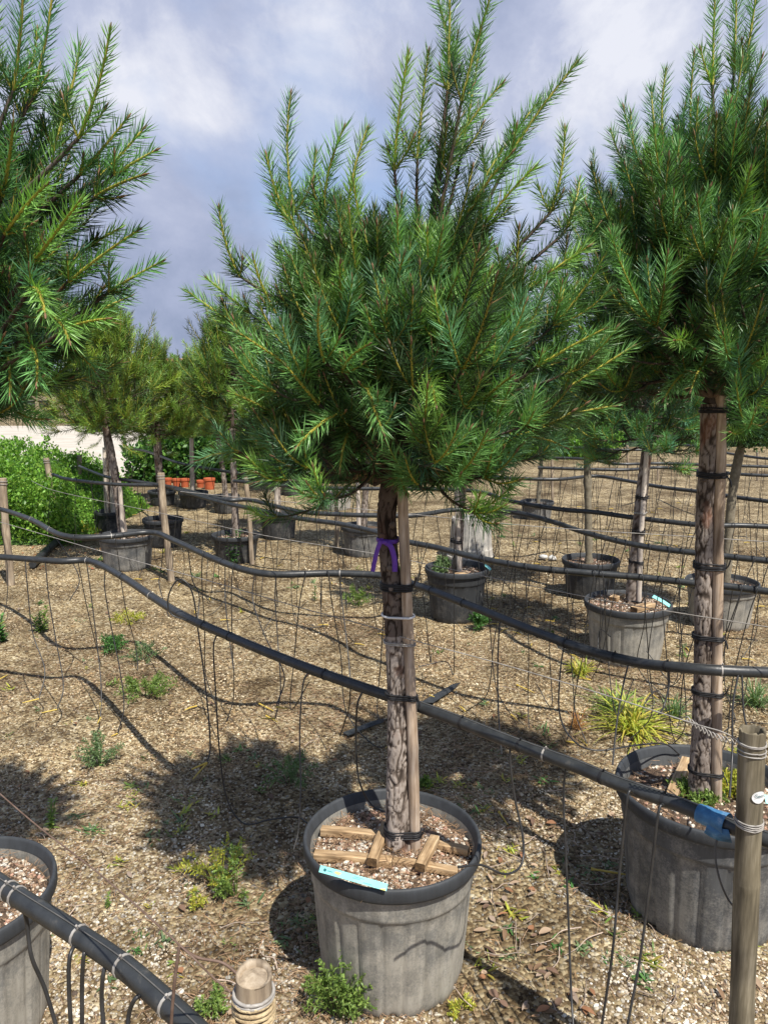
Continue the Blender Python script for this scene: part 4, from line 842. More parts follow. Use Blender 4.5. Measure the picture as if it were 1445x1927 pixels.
# plant labels
def plant_label(p0, p1, hgt, tilt, label, marks=True):
    p0 = np.array(p0); p1 = np.array(p1); e = unit(p1 - p0); l_ = np.linalg.norm(p1 - p0); root = empty('plant_label', p0, label, 'label')
    up = unit(np.array([0, 0, 1.0]) * math.cos(tilt) + np.array([0, -1.0, 0]) * -math.sin(tilt)); up = unit(up - e * np.dot(up, e)); nn = np.cross(e, up)
    P = lambda u, v, o=0: p0 + e * u * l_ + up * v * hgt + nn * (o + 0.004 * math.sin(u * 3.1))
    mb = MB(); V = []; n = 12
    for i_ in range(n + 1):
        for v in (0, 1):
            for o_ in (0, 0.0007): V.append(P(i_ / n, v, o_))
    f = []
    for i_ in range(n):
        b_ = i_ * 4; f += [[b_, b_ + 4, b_ + 6, b_ + 2], [b_ + 1, b_ + 3, b_ + 7, b_ + 5], [b_, b_ + 1, b_ + 5, b_ + 4], [b_ + 2, b_ + 6, b_ + 7, b_ + 3]]
    mb.add(V, f); mb.build('tag_strip', M['cyan'], root, smooth=False)
    if marks:
        mb = MB(); g = random.Random(4)
        def dash(u, v, w_, h_):
            q = [P(u, v, -.0006), P(u + w_, v, -.0006), P(u + w_, v + h_, -.0006), P(u, v + h_, -.0006)]; r_ = [np.array(x_) - nn * 0 for x_ in q]; mb.add(r_, [[0, 1, 2, 3]])
            r2 = [P(u, v, .0013), P(u + w_, v, .0013), P(u + w_, v + h_, .0013), P(u, v + h_, .0013)]; mb.add(r2, [[0, 3, 2, 1]])
        c0 = (0.08, 0.5)
        for k in range(8): a = k * 0.785; dash(c0[0] + 0.012 * math.cos(a) - .008, c0[1] + 0.14 * math.sin(a) - .08, 0.018, 0.16)
        for k in range(6): dash(0.12 + 0.013 * k, 0.42, 0.009, 0.14)
        for row, (u0, k_, v) in enumerate(((0.52, 9, 0.66), (0.50, 7, 0.45), (0.66, 8, 0.2))):
            for k in range(k_): dash(u0 + 0.016 * k, v, 0.010, 0.09)
        mb.build('printed_marks', M['ink'], root, smooth=False)
        mb = MB()
        q = [P(0.90, 0.0, .0013), P(0.985, 0.0, .0013), P(0.985, 0.3, .0013), P(0.93, 0.2, .0013)]; mb.add(q, [[0, 3, 2, 1]]); mb.add([P(0.90, 0, -.0006), P(0.985, 0, -.0006), P(0.985, 0.3, -.0006), P(0.93, 0.2, -.0006)], [[0, 1, 2, 3]])
        q = [P(0.22, 0.45, -.0006), P(0.30, 0.30, -.0006), P(0.33, 0.7, -.0006), P(0.24, 0.75, -.0006)]; mb.add(q, [[0, 1, 2, 3]]); mb.add([P(0.22, 0.45, .0013), P(0.30, 0.30, .0013), P(0.33, 0.7, .0013), P(0.24, 0.75, .0013)], [[0, 3, 2, 1]])
        mb.build('yellow_patch', M['label_yellow'], root, smooth=False)
    return root
zl = PM['H'] + 0.001
plant_label(at(600, 1641, PM['y'] - PM['R'] * 0.86), at(727, 1677, PM['y'] - PM['R'] * 1.03), 0.017, R(40), 'turquoise printed label strip lying along the front rim of the main pot')
plant_label(at(1226, 1124, Y3 - 0.02), at(1258, 1143, Y3 - 0.08), 0.03, R(60), 'turquoise tag on the right rim of the dusty pot with the leaning trunk', False)
plant_label(at(910, 1064, Y6 - .1), at(921, 1074, Y6 - .12), 0.03, R(60), 'small turquoise tag on the rim of the pot right of the main trunk', False)
plant_label(at(1440, 1512, Yr - .27), at(1470, 1520, Yr - .27), 0.026, R(50), 'turquoise tag on the rim of the big dark pot at the right edge', False)

# ------------------------------------------------------------------ posts of the irrigation rows
def post(bx, by, tx, ty, wpx, mat, label, Y=None):
    g_ = ground_at(bx, by) if Y is None else None; Y = g_.y if g_ else Y
    p0 = np.array(at(bx, by, Y)) if g_ is None else np.array(g_); p0[2] = min(p0[2], -0.02) if g_ else p0[2]
    p1 = np.array(at(tx, ty, Y)); root = empty('wooden_post', p0, label, 'post', 'posts carrying the irrigation pipes')
    r = wpx / 2 * depth(Y, 0.9) / F; S = np.array([p0 + (p1 - p0) * q + np.array([0.006 * math.sin(q * 5 + bx), 0, 0]) for q in np.linspace(0, 1, 16)])
    mb = MB(); tube(mb, S, r * (1 + 0.05 * np.sin(np.arange(16) * 1.7 + bx)), 12); mb.build('pole', M[mat], root)
    mb = MB()
    for q in (0.03, 0.06): loop_round(mb, [p1, p1], [r, r], p1[2] - q * 0.8, r=0.0018, turns=2, seed=int(bx))
    mb.build('wire_wrap', M['wire'], root)
posts = [(112, 1010, 88, 862, 11, 'stake_grey', 'crooked grey post by the hedge with a pipe end beside it'), (153, 985, 149, 857, 9, 'stake_grey', 'dark thin post just right of the crooked grey post'), (322, 1092, 303, 890, 13, 'stake_grey', 'peeled post in the left half, standing in open gravel'),
         (476, 1062, 462, 895, 9, 'stake_grey', 'thin peeled post beside the tall leafy weed'), (634, 1030, 632, 920, 8, 'stake_grey', 'thin post behind the bluish grey pot'), (20, 1100, 6, 900, 14, 'stake_grey', 'wired grey post at the left edge where the two pipes start'),
         (946, 975, 944, 880, 7, 'stake_grey', 'thin post left of the lone small pot'), (1040, 945, 1037, 830, 5.5, 'stake_grey', 'pale thin post beyond the lone small pot'), (1182, 905, 1180, 838, 4.5, 'stake_grey', 'distant post left of the leaning pine trunk'),
         (1237, 905, 1238, 822, 4.5, 'stake_grey', 'distant post right of the leaning pine trunk'), (1297, 900, 1298, 845, 4, 'stake_grey', 'distant post just left of the thick right trunk'), (1425, 905, 1424, 850, 4, 'stake_grey', 'distant post near the right edge')]
for q in posts: post(*q)
# big bamboo at bottom right
def big_bamboo(px_top, px_low, Y0, rpx, label, mat, zt_=None, wraps=(), rope=False, top_slant=0.0):
    p1 = np.array(at(*px_top, Y0)); p2 = np.array(at(*px_low, Y0)); d = (p2 - p1) / (p1[2] - p2[2]); p0 = p1 + d * p1[2]
    r = rpx * depth(Y0, p1[2]) / F; root = empty('bamboo_post' if mat == 'bamboo' else 'wooden_post', p0, label, 'post', 'posts carrying the irrigation pipes')
    zz = np.unique(np.concatenate([np.linspace(0, 1, 40), np.array([.30, .31, .32, .68, .69, .70])])); S = p0[None] + (p1 - p0)[None] * zz[:, None]
    rr = r * (1 + 0.015 * np.sin(zz * 23)); 
    for nd in (.31, .69): rr = rr * (1 + 0.05 * np.exp(-((zz - nd) / 0.008) ** 2))
    mb = MB(); tube(mb, S, rr, 32, cap=False)
    th = np.arange(32) * 2 * math.pi / 32; wall_ = 0.8 if mat == 'bamboo' else 0.0
    P_, T_, U_, B_ = frames(S); rim_o = S[-1] + rr[-1] * (np.cos(th)[:, None] * U_[-1] + np.sin(th)[:, None] * B_[-1]); g = np.random.default_rng(3)
    jag = ((0.004 if mat == 'bamboo' else 0.0008) * g.uniform(-1, 1, 32) + top_slant * np.cos(th))[:, None] * np.array([0, 0, 1.0])
    o1 = rim_o + jag + np.array([0, 0, 0.002]); i1 = S[-1] + (rim_o - S[-1]) * 0.80 + jag * 0.7; i2 = S[-1] + (rim_o - S[-1]) * 0.78 - np.array([0, 0, 0.03 if mat == 'bamboo' else 0.002])
    V = np.vstack([rim_o, o1, i1, i2, S[-1] - np.array([0, 0, 0.03 if mat == 'bamboo' else -.002])]); f = [[a_ * 32 + q, a_ * 32 + (q + 1) % 32, a_ * 32 + 32 + (q + 1) % 32, a_ * 32 + 32 + q] for a_ in range(3) for q in range(32)]
    mb.add(V, f); mb.add(V[96:], [[q, (q + 1) % 32, 32] for q in range(32)])
    mb.build('pole', M[mat], root)
    for (py, mt, turns, rad) in wraps:
        z = at(px_top[0], py, Y0).z; c = p0 + (p1 - p0) * (z / p1[2]); m2 = MB()
        loop_round(m2, [c, c], [r, r], z, r=rad, turns=turns, seed=int(py), pitch=rad * 2.6, gap=rad * 0.9); m2.build('wire_wrap' if not rope else 'rope_wrap', M[mt], root)
    return root, p0, p1, r
YB = 1.375
bam, bp0, bp1, br = big_bamboo((1415, 1374), (1394, 1927), YB, 23.5, 'thick bamboo post wrapped with wire at bottom right, a white sticker on it', 'bamboo', wraps=((1398, 'wire', 2, .0016), (1412, 'wire', 2, .0014), (1548, 'wire', 4, .0016)))
# sticker with its few letters
sroot_z = at(1430, 1488, YB).z
mb = MB(); V = []; cS = bp0 + (bp1 - bp0) * (sroot_z / bp1[2]); n = 10
ring = []
for k in range(24):
    a = k * 2 * math.pi / 24; u = 0.0135 * math.cos(a); v_ = 0.0125 * math.sin(a); ph = -math.pi / 2 + 0.22 + u / br
    ring.append(cS + np.array([(br + .0022) * math.cos(ph), (br + .0022) * math.sin(ph), v_]))
ph0 = -math.pi / 2 + 0.22; ring.append(cS + np.array([(br + .0026) * math.cos(ph0), (br + .0026) * math.sin(ph0), 0]))
mb.add(ring, [[k, (k + 1) % 24, 24] for k in range(24)])
stk = mb.build('sticker', M['sticker'], bam)
tcv = bpy.data.curves.new('sticker_text', 'FONT'); tcv.body = 'Sem'; tcv.size = 0.0105; tcv.extrude = 0.0; tob = bpy.data.objects.new('sticker_text', tcv); C.objects.link(tob)
bpy.context.view_layer.update(); me = bpy.data.meshes.new_from_object(tob.evaluated_get(bpy.context.evaluated_depsgraph_get())); bpy.data.objects.remove(tob)
for v_ in me.vertices:
    ph = ph0 - 0.36 + v_.co.x / br; v_.co = cS + np.array([(br + .0034) * math.cos(ph), (br + .0034) * math.sin(ph), v_.co.y + 0.000]) - np.array(bam.location)
me.materials.append(M['ink']); to2 = bpy.data.objects.new('sticker_lettering', me); C.objects.link(to2); to2.parent = stk

lowp, lp0, lp1, lr = big_bamboo((478, 1836), (478, 1990), 0.80, 34, 'weathered sawn post end tied with twisted rope at the bottom edge', 'stake_grey', wraps=((1868, 'wire', 2, .0022), (1893, 'rope', 5, .0026)), rope=True, top_slant=0.004)
mb = MB()
pA = np.array([lp1[0] - lr, 0.78, at(478, 1902, .8).z]); 
for q in range(3):
    t_ = np.linspace(0, 1, 30); P = pA[None] + np.array([-0.07, -0.02, -0.055])[None] * t_[:, None]; ph = t_ * 16 + q * 2.1
    P = P + np.stack([0 * t_, np.cos(ph) * 0.004, np.sin(ph) * 0.004], 1); tube(mb, P, 0.0045, 8)
mb.build('rope_end', M['rope'], lowp)

# ------------------------------------------------------------------ irrigation pipes with drip tubes
def pipe(pix, H, rad, label, clips=(), tubes=(), seed=0, step=None, mat='pipe', fine=True, band=None, grp='irrigation pipes strung along the rows'):
    """pix: (px, py[, height]) of the pipe's axis; each point lies at its height above the ground"""
    pts = [np.array(level(q[0], q[1], q[2] if len(q) > 2 else H)) for q in pix]
    S = spline(pts, 10); g = random.Random(seed)
    c0 = S[len(S) // 2]; mb = MB(); tube(mb, S, rad, 14 if fine else 8)
    root = tag(mb.build('irrigation_pipe', M[mat], loc=tuple(c0)), label, 'pipe', grp)
    # screen position of points along the pipe
    def scr(p):
        z = p[1] * cp + (CAMZ - p[2]) * sp; return 722.5 + F * p[0] / z
    X = np.array([scr(p) for p in S])
    def at_x(x):
        i_ = int(np.argmin(np.abs(X - x))); i_ = min(max(i_, 1), len(S) - 2); return S[i_] + (S[i_ + 1] - S[i_ - 1]) / 2 * ((x - X[i_]) / (X[i_ + 1] - X[i_ - 1] + 1e-9) * 2), unit(S[i_ + 1] - S[i_ - 1])
    for (x, m_) in clips:
        p, T = at_x(x); mb = MB(); hw_ = 0.0022 if m_ == 'wire' else 0.0035; tube(mb, [p - T * hw_, p + T * hw_], rad * 1.08, 14); 
        tube(mb, [p + [0, -rad * .3, rad * 1.02], p + [0, -rad * .5, rad * 1.5]], 0.0022, 5); mb.build('clip', M[m_], root)
    if fine:
        mb = MB(); tube(mb, S + np.array([0, -rad * 0.25, rad * 1.04]), 0.0011, 5); mb.build('carrier_wire', M['tubing_grey'], root)
    for tb in tubes:
        x = tb[0]; p, T = at_x(x); path = tb[1]; r = tb[2] if len(tb) > 2 else 0.0028; end = tb[3] if len(tb) > 3 else None
        P = [p + np.array([0, -rad * 0.7, -rad * 0.3])]
        for (qx, qy, dY) in path: P.append(np.array(at(qx, qy, p[1] + dY)))
        for q in P[1:]: q[2] = max(q[2], 0.008 + wob(q[0], q[1]))
        mb = MB(); S2 = spline(P, 7); tube(mb, S2, r, 7 if fine else 5); d = mb.build('drip_tube', M['tubing' if len(tb) < 5 else tb[4]], root)
        if end: 
            e = S2[-1]; dd = np.array(end, float); mb = MB(); tube(mb, [e, e + dd * 0.5 , e + dd], [0.004, 0.0034, 0.002], 6); mb.build('dripper', M['yellow'], d)
    # procedural hanging tubes
    if step:
        x0, x1, st = step; x = x0
        while x < x1:
            p, T = at_x(x + g.uniform(-st * .35, st * .35)); zf = 0.01; sway = g.uniform(-0.12, 0.12); sw2 = sway + g.uniform(-0.14, 0.14)
            endz = zf if g.random() < 0.75 else g.uniform(0.1, 0.35)
            P = [p + [0, 0, rad * .6], p + np.array([T[0] * .01, -0.02 - rad, 0.012]), p + np.array([sway * .25, -0.03, -0.12]), p + np.array([sway * .7, g.uniform(-.04, .04), -p[2] * 0.5]), p + np.array([sway, g.uniform(-.06, .06), -p[2] * 0.82]), np.array([p[0] + sw2, p[1] + g.uniform(-.12, .12), endz])]
            if g.random() < 0.45: P.append(P[-1] + np.array([g.uniform(-.2, .2), g.uniform(-.15, .05), 0.0])); P[-1][2] = max(0.012, P[-1][2] - 0.02)
            mb = MB(); S2 = spline(P, 5); tube(mb, S2, 0.0026 if not fine else 0.0028, 5, cap=False); d = mb.build('drip_tube', M['tubing'], root)
            if g.random() < 0.7 and endz < 0.05:
                e = S2[-1]; a = g.uniform(0, 6.28); mb = MB(); tube(mb, [e, e + [math.cos(a) * .04, math.sin(a) * .04, 0.004], e + [math.cos(a) * .075, math.sin(a) * .075, 0.0]], [0.0045, 0.004, 0.002], 5); mb.build('dripper', M['yellow'], d)
            x += st * g.uniform(0.7, 1.3)
    return root, S
Hp = 0.80
pipe([(-160, 1545), (0, 1664), (130, 1748), (230, 1816), (330, 1903), (400, 1972), (500, 2075)], 0.83, 0.0165, 'black pipe cutting across the bottom left corner, nearest of all the pipes',
     clips=((18, 'wire'), (33, 'wire'), (150, 'wire'), (232, 'wire'), (318, 'wire')),
     tubes=((52, [(52, 1740, -.01), (60, 1800, -.02), (85, 1860, -.02), (108, 1935, -.03)], .0034), (148, [(132, 1800, -.03), (130, 1850, -.04), (134, 1935, -.05)], .0034), (168, [(158, 1800, -.02), (155, 1850, -.02), (155, 1935, -.03)], .0034),
            (204, [(194, 1840, -.02), (192, 1880, -.02), (196, 1935, -.03)], .0034), (275, [(255, 1880, -.02), (244, 1905, -.02), (240, 1940, -.03)], .0034)), seed=1)
pipe([(-70, 1046), (0, 1048), (110, 1056), (170, 1056), (230, 1085), (330, 1150), (440, 1201), (560, 1250), (660, 1286), (755, 1318), (850, 1352), (960, 1396), (1080, 1440), (1160, 1473), (1280, 1515), (1370, 1553), (1470, 1590), (1600, 1640)], Hp, 0.0165,
     'long black pipe from the left edge behind the foreground trunk to the bamboo post',
     clips=((165, 'wire'), (232, 'blacktie'), (285, 'wire'), (385, 'blacktie'), (433, 'blacktie'), (612, 'blacktie'), (870, 'blacktie'), (978, 'blacktie'), (1025, 'wire'), (1133, 'blacktie'), (1248, 'blacktie')),
     tubes=((50, [(52, 1100, -.05), (62, 1190, -.1), (85, 1260, -.2), (74, 1315, -.3)], .0028, (-.06, -.05, 0)), (88, [(92, 1120, -.05), (105, 1200, -.1), (120, 1290, -.2), (108, 1335, -.3)], .0028, (-.06, -.04, 0)),
            (165, [(172, 1120, -.03), (183, 1210, -.1), (191, 1290, -.2), (190, 1350, -.3)], .0028, (0.01, -.07, 0)), (200, [(198, 1110, -.03), (212, 1190, -.05), (226, 1260, -.1), (234, 1330, -.15), (222, 1388, -.2)], .0028, (-.02, -.03, 0)),
            (360, [(322, 1155, .0), (318, 1120, .0), (338, 1090, -.01), (362, 1115, -.02), (375, 1200, -.04), (388, 1300, -.1), (396, 1400, -.15), (390, 1435, -.18)], .0030, (-.045, -.05, 0)),
            (410, [(402, 1220, -.03), (406, 1300, -.05), (414, 1420, -.08), (428, 1505, -.1), (460, 1550, -.12), (510, 1542, -.15), (560, 1538, -.1), (585, 1552, -.14), (628, 1568, .02)], .0030),
            (582, [(570, 1290, -.02), (564, 1380, -.03), (566, 1480, -.04), (562, 1560, -.06), (553, 1598, -.07)], .0026, None, 'tubing_grey'), (683, [(672, 1330, -.02), (670, 1400, -.02), (676, 1470, -.03), (700, 1515, -.03), (730, 1530, -.06)], .0030),
            (660, [(657, 1330, .05), (650, 1355, .1), (640, 1385, .15)], .0022), (958, [(960, 1440, -.02), (968, 1500, -.03), (984, 1580, -.06), (980, 1628, -.1), (950, 1645, -.15), (905, 1628, -.19), (862, 1632, -.24)], .0030),
            (1062, [(1060, 1500, -.02), (1064, 1600, -.05), (1070, 1750, -.1), (1074, 1860, -.15), (1078, 1930, -.2)], .0028), (1190, [(1180, 1500, -.03), (1165, 1640, -.05), (1152, 1790, -.1), (1130, 1940, -.12)], .0030), (1247, [(1238, 1530, -.03), (1222, 1660, -.05), (1204, 1800, -.08), (1178, 1940, -.12)], .0030),
            (1352, [(1345, 1600, -.02), (1352, 1650, -.03), (1368, 1690, -.03), (1385, 1712, -.04)], .0022, None, 'tubing_grey')), seed=2)
# blue tape round that pipe
pp = [np.array(level(x, y, Hp)) for x, y in ((1312, 1529), (1330, 1536), (1350, 1544), (1368, 1552))]; mb = MB(); tube(mb, spline(pp, 4), np.array([.0185, .020, .0195, .021, .0205, .021, .020, .0205, .021, .022, .0225, .0235, .024]) * 1.0, 18, cap=False)
# a loose flap of it
fl = [np.array(level(x, y, Hp)) + np.array([0, -.02, dz]) for x, y, dz in ((1322, 1535, -.012), (1345, 1545, -.016), (1366, 1553, -.012))]; ribbon(mb, spline(fl, 4), 0.030, th=0.001)
tag(mb.build('tape_wrap', M['bluetape'], loc=tuple(pp[1])), 'crinkled blue tape wrapped round the pipe joint by the bamboo post', 'tape')
pipe([(-60, 950), (0, 958), (60, 978), (120, 1008), (200, 1010), (285, 1002), (330, 1018), (400, 1050), (460, 1072), (520, 1081), (620, 1079), (705, 1082), (745, 1090), (800, 1107), (900, 1146), (1000, 1186), (1100, 1222), (1200, 1247), (1280, 1256, .86), (1360, 1262, .87), (1470, 1266, .86), (1600, 1266, .84)], 0.83, 0.0165,
     'wavy black pipe passing over the left grey pot and before the thick right trunk',
     clips=((60, 'wire'), (95, 'wire'), (210, 'wire'), (420, 'blacktie'), (640, 'wire'), (812, 'blacktie'), (872, 'blacktie'), (1065, 'blacktie'), (1155, 'blacktie'), (1254, 'blacktie'), (1356, 'wire')),
     tubes=((100, [(125, 1040, -.1), (150, 1090, -.2), (132, 1130, -.5)],), (310, [(305, 1060, 0), (300, 1100, 0), (318, 1160, -.3)],), (355, [(362, 1090, -.05), (375, 1120, -.1), (372, 1170, -.2)],),
            (425, [(424, 1120, -.05), (428, 1170, -.2), (440, 1260, -.4)],), (480, [(476, 1130, -.05), (500, 1200, -.2), (535, 1270, -.4), (520, 1330, -.5)], .0026, (.05, -.02, 0)), (520, [(518, 1130, -.03), (524, 1220, -.1), (528, 1300, -.3), (518, 1352, -.45)], .0026, (-.06, -.0, 0)),
            (642, [(641, 1110, -.03), (648, 1170, -.1), (656, 1240, -.2), (660, 1300, -.3)],), (940, [(938, 1200, -.03), (936, 1290, -.1), (940, 1380, -.3), (944, 1420, -.4)],), (1060, [(1054, 1260, -.03), (1052, 1340, -.1), (1075, 1390, -.2), (1120, 1412, -.25), (1200, 1402, -.2), (1250, 1400, -.0), (1278, 1420, 0.05)],),
            (1180, [(1172, 1290, -.03), (1160, 1360, -.08), (1152, 1440, -.15)],), (1255, [(1258, 1290, -.02), (1248, 1330, -.05), (1238, 1345, -.1)],), (1385, [(1378, 1330, -.05), (1377, 1420, -.1), (1372, 1500, -.2)], .0030), (1392, [(1400, 1350, -.05), (1420, 1400, -.1), (1428, 1430, -.2)],)), seed=3, step=(20, 780, 95))
pipe([(100, 893), (130, 902), (210, 911), (300, 914), (345, 925), (420, 946), (480, 958), (560, 975), (640, 986), (710, 1002), (760, 1018), (820, 1030), (900, 1050), (1000, 1068), (1100, 1078), (1200, 1086), (1300, 1097), (1380, 1105), (1470, 1116), (1600, 1128)], 0.83, 0.0165,
     'black pipe starting beside the crooked grey post, passing behind the foreground trunk at ribbon height',
     clips=((300, 'blacktie'), (905, 'blacktie'), (1035, 'blacktie'), (1180, 'blacktie'), (1420, 'blacktie')), seed=4, step=(110, 1445, 42), fine=False)
pipe([(150, 878), (200, 897), (250, 905), (330, 918), (420, 940), (470, 941), (560, 962), (640, 968), (705, 970), (780, 970), (860, 959), (960, 963), (1040, 982), (1100, 1002), (1200, 1026), (1320, 1042), (1470, 1058), (1600, 1070)], 0.84, 0.0165,
     'black pipe from the dark thin post, just under the lowest needles of the main crown', seed=5, step=(165, 1445, 34), fine=False)
pipe([(440, 905), (600, 918), (870, 922), (960, 943), (1050, 958), (1120, 964), (1200, 975), (1320, 988), (1400, 989), (1500, 994), (1600, 998)], 0.84, 0.0165, 'black pipe crossing just in front of the lone small pot', seed=6, step=(600, 1445, 30), fine=False)
pipe([(900, 896), (960, 900), (1050, 902), (1120, 896), (1180, 905), (1240, 916), (1320, 926), (1400, 938), (1500, 950)], 0.84, 0.0165, 'thin looking black pipe above the lone small pot that bows up by the straight stem', seed=7, step=(905, 1445, 26), fine=False)
pipe([(1012, 880), (1100, 883), (1180, 884), (1240, 880), (1310, 885), (1400, 893), (1500, 897)], 0.84, 0.0165, 'far black pipe, third from the top at the right edge', seed=8, step=(1015, 1445, 24), fine=False)
pipe([(1012, 860), (1100, 864), (1160, 873), (1240, 872), (1310, 874), (1400, 877), (1500, 880)], 0.84, 0.0165, 'far black pipe, second from the top at the right edge', seed=9, step=(1015, 1445, 22), fine=False)
pipe([(1080, 842), (1140, 846), (1230, 846), (1290, 838), (1350, 850), (1430, 862), (1500, 866)], 0.85, 0.0165, 'farthest black pipe, just under the dark round headed trees', seed=10, step=(1085, 1445, 24), fine=False)
pipe([(230, 843), (270, 848), (300, 858), (340, 872), (430, 888), (520, 900), (600, 905)], 0.85, 0.016, 'far black pipe running in front of the orange pots', seed=11, step=(240, 600, 26), fine=False)
# thick pipe on the ground at left
mb = MB(); S = spline([np.array(ground_at(x, y, 0.05)) for x, y in ((158, 975), (130, 1000), (100, 1025), (75, 1048), (62, 1062))], 8); tube(mb, S, 0.034, 14)
tag(mb.build('ground_pipe', M['pipe'], loc=tuple(S[4])), 'thick black pipe lying on the ground at the left edge', 'pipe')
# support wires
def wire(pix, label, r=0.0014, mat='wire', H=1.02):
    S = spline([np.array(level(x, y, h if h else H)) for x, y, h in pix], 8); mb = MB(); tube(mb, S, r, 5)
    tag(mb.build('support_wire', M[mat], loc=tuple(S[len(S) // 2])), label, 'wire', 'steel wires along the rows')
wire([(-60, 968, 0), (10, 985, 0), (200, 1040, 0), (400, 1095, 0), (560, 1142, 0), (700, 1180, 0), (760, 1200, 0), (930, 1246, 0), (1100, 1296, 0), (1300, 1360, 0), (1360, 1378, 0), (1400, 1400, .99)], 'thin steel wire hooked on the foreground stake above the long pipe', .0015)
wire([(-60, 1440, 0), (60, 1545, 0), (200, 1655, 0), (340, 1780, 0), (400, 1838, .98), (440, 1872, .97)], 'rusty twisted wire crossing the bottom left corner above the nearest pipe', .0012, 'rust')
wire([(60, 905, 0), (110, 925, 0), (300, 965, 0), (500, 1008, 0), (710, 1043, 0), (900, 1082, 0), (1150, 1132, 0), (1445, 1180, 0), (1600, 1205, 0)], 'thin steel wire level with the bluish grey pot', .0016)
wire([(340, 925, 0), (700, 960, 0), (1000, 990, 0), (1300, 1010, 0), (1600, 1030, 0)], 'thin steel wire in the distance behind the upturned pot', .002)
# twisted wire coil between right trunk and bamboo
mb = MB(); t_ = np.linspace(0, 1, 60); A_ = np.array(level(1290, 1352, 1.02)); B_ = np.array(level(1392, 1398, 0.99))
for q in (0, math.pi):
    P = A_[None] + (B_ - A_)[None] * t_[:, None]; P = P + np.stack([0 * t_, np.cos(t_ * 40 + q) * .004, np.sin(t_ * 40 + q) * .006 - 0.01 * np.sin(t_ * 3.14)], 1); tube(mb, P, .0013, 5)
tag(mb.build('twisted_wire', M['wire'], loc=tuple(A_)), 'twisted double strand of wire ending on the bamboo post', 'wire')
# prongs of wire at the left near corner
mb = MB(); a_ = np.array(level(338, 1780, 1.02))
tube(mb, spline([a_, a_ + [-.008, -.0, -.05], a_ + [-.015, 0, -.11], a_ + [-.018, 0, -.16]], 5), .0022, 6); tube(mb, spline([a_, a_ + [.02, .005, -.02], a_ + [.05, .01, -.032], a_ + [.075, .0, -.045]], 5), .0018, 6)
tag(mb.build('wire_hook', M['rust'], loc=tuple(a_)), 'bent wire hook dropping from the rusty wire to the nearest pipe', 'wire')

# ------------------------------------------------------------------ weeds
GW = {'bright': np.array([(0.17, 0.27, 0.06), (0.24, 0.33, 0.08), (0.11, 0.18, 0.045)]), 'yellow': np.array([(0.42, 0.44, 0.07), (0.34, 0.40, 0.06), (0.50, 0.42, 0.08)]), 'green': np.array([(0.08, 0.20, 0.05), (0.12, 0.27, 0.07), (0.06, 0.15, 0.04)]), 'grey': np.array([(0.15, 0.24, 0.10), (0.20, 0.28, 0.13), (0.11, 0.18, 0.08)]), 'red': np.array([(0.45, 0.20, 0.08), (0.5, 0.28, 0.14), (0.35, 0.22, 0.10)])}
def feathery(px, py, wpx, hpx, pal, label, n=26, seed=0, droop=0.2, z0=0.0, leaf=0.010, cat='weed', name='feathery_weed'):
    g = np.random.default_rng(seed + int(px)); p = np.array(ground_at(px, py, z0)); sc_ = depth(p[1], z0) / F; w = wpx * sc_ / 2; h = hpx * sc_
    root = empty(name, p, label, cat, 'weeds growing in the gravel'); mb = MB(); ms = MB(); pal = GW[pal]
    for k in range(n):
        a = g.uniform(0, 6.28); rr = w * math.sqrt(g.uniform(0.05, 1)); hh = h * (1 - 0.6 * (rr / w) ** 2) * g.uniform(0.5, 1.05)
        b0 = p + np.array([math.cos(a), math.sin(a), 0]) * rr * 0.25; e = p + np.array([math.cos(a) * rr, math.sin(a) * rr, hh]); m_ = (b0 + e) / 2 + np.array([0, 0, hh * 0.35]) - np.array([math.cos(a), math.sin(a), 0]) * rr * 0.1
        S = bez(b0, m_, e, 10); tube(ms, S, np.linspace(.0018, .0008, 10), 4, pal[0] * 0.9)
        for i_ in range(3, 10):
            T = unit(S[i_] - S[i_ - 1]); sd = unit(np.cross(T, g.normal(0, 1, 3)))
            for sg in (-1, 1):
                L2 = leaf * 3.0 * (1 - 0.5 * (i_ - 3) / 7) * g.uniform(.7, 1.2); dd = unit(T * 0.6 + sd * sg); q = np.linspace(0.2, 1, 5)
                base = S[i_] + dd * L2 * q[:, None]
                for s2 in (-1, 1):
                    w2 = unit(np.cross(dd, g.normal(0, 1, 3))); dirs = np.tile(unit(dd * 0.8 + np.cross(dd, w2) * s2), (5, 1)) + g.normal(0, .25, (5, 3))
                    col = pal[g.integers(0, 3, 5)] * g.uniform(.75, 1.25, (5, 1)); strips(mb, base, dirs, np.tile(w2, (5, 1)), np.full(5, leaf * .95) * g.uniform(.7, 1.2, 5), np.full(5, leaf * .5), col)
    ms.build('stems', M['leaf'], root); mb.build('leaves', M['leaf'], root, smooth=False)
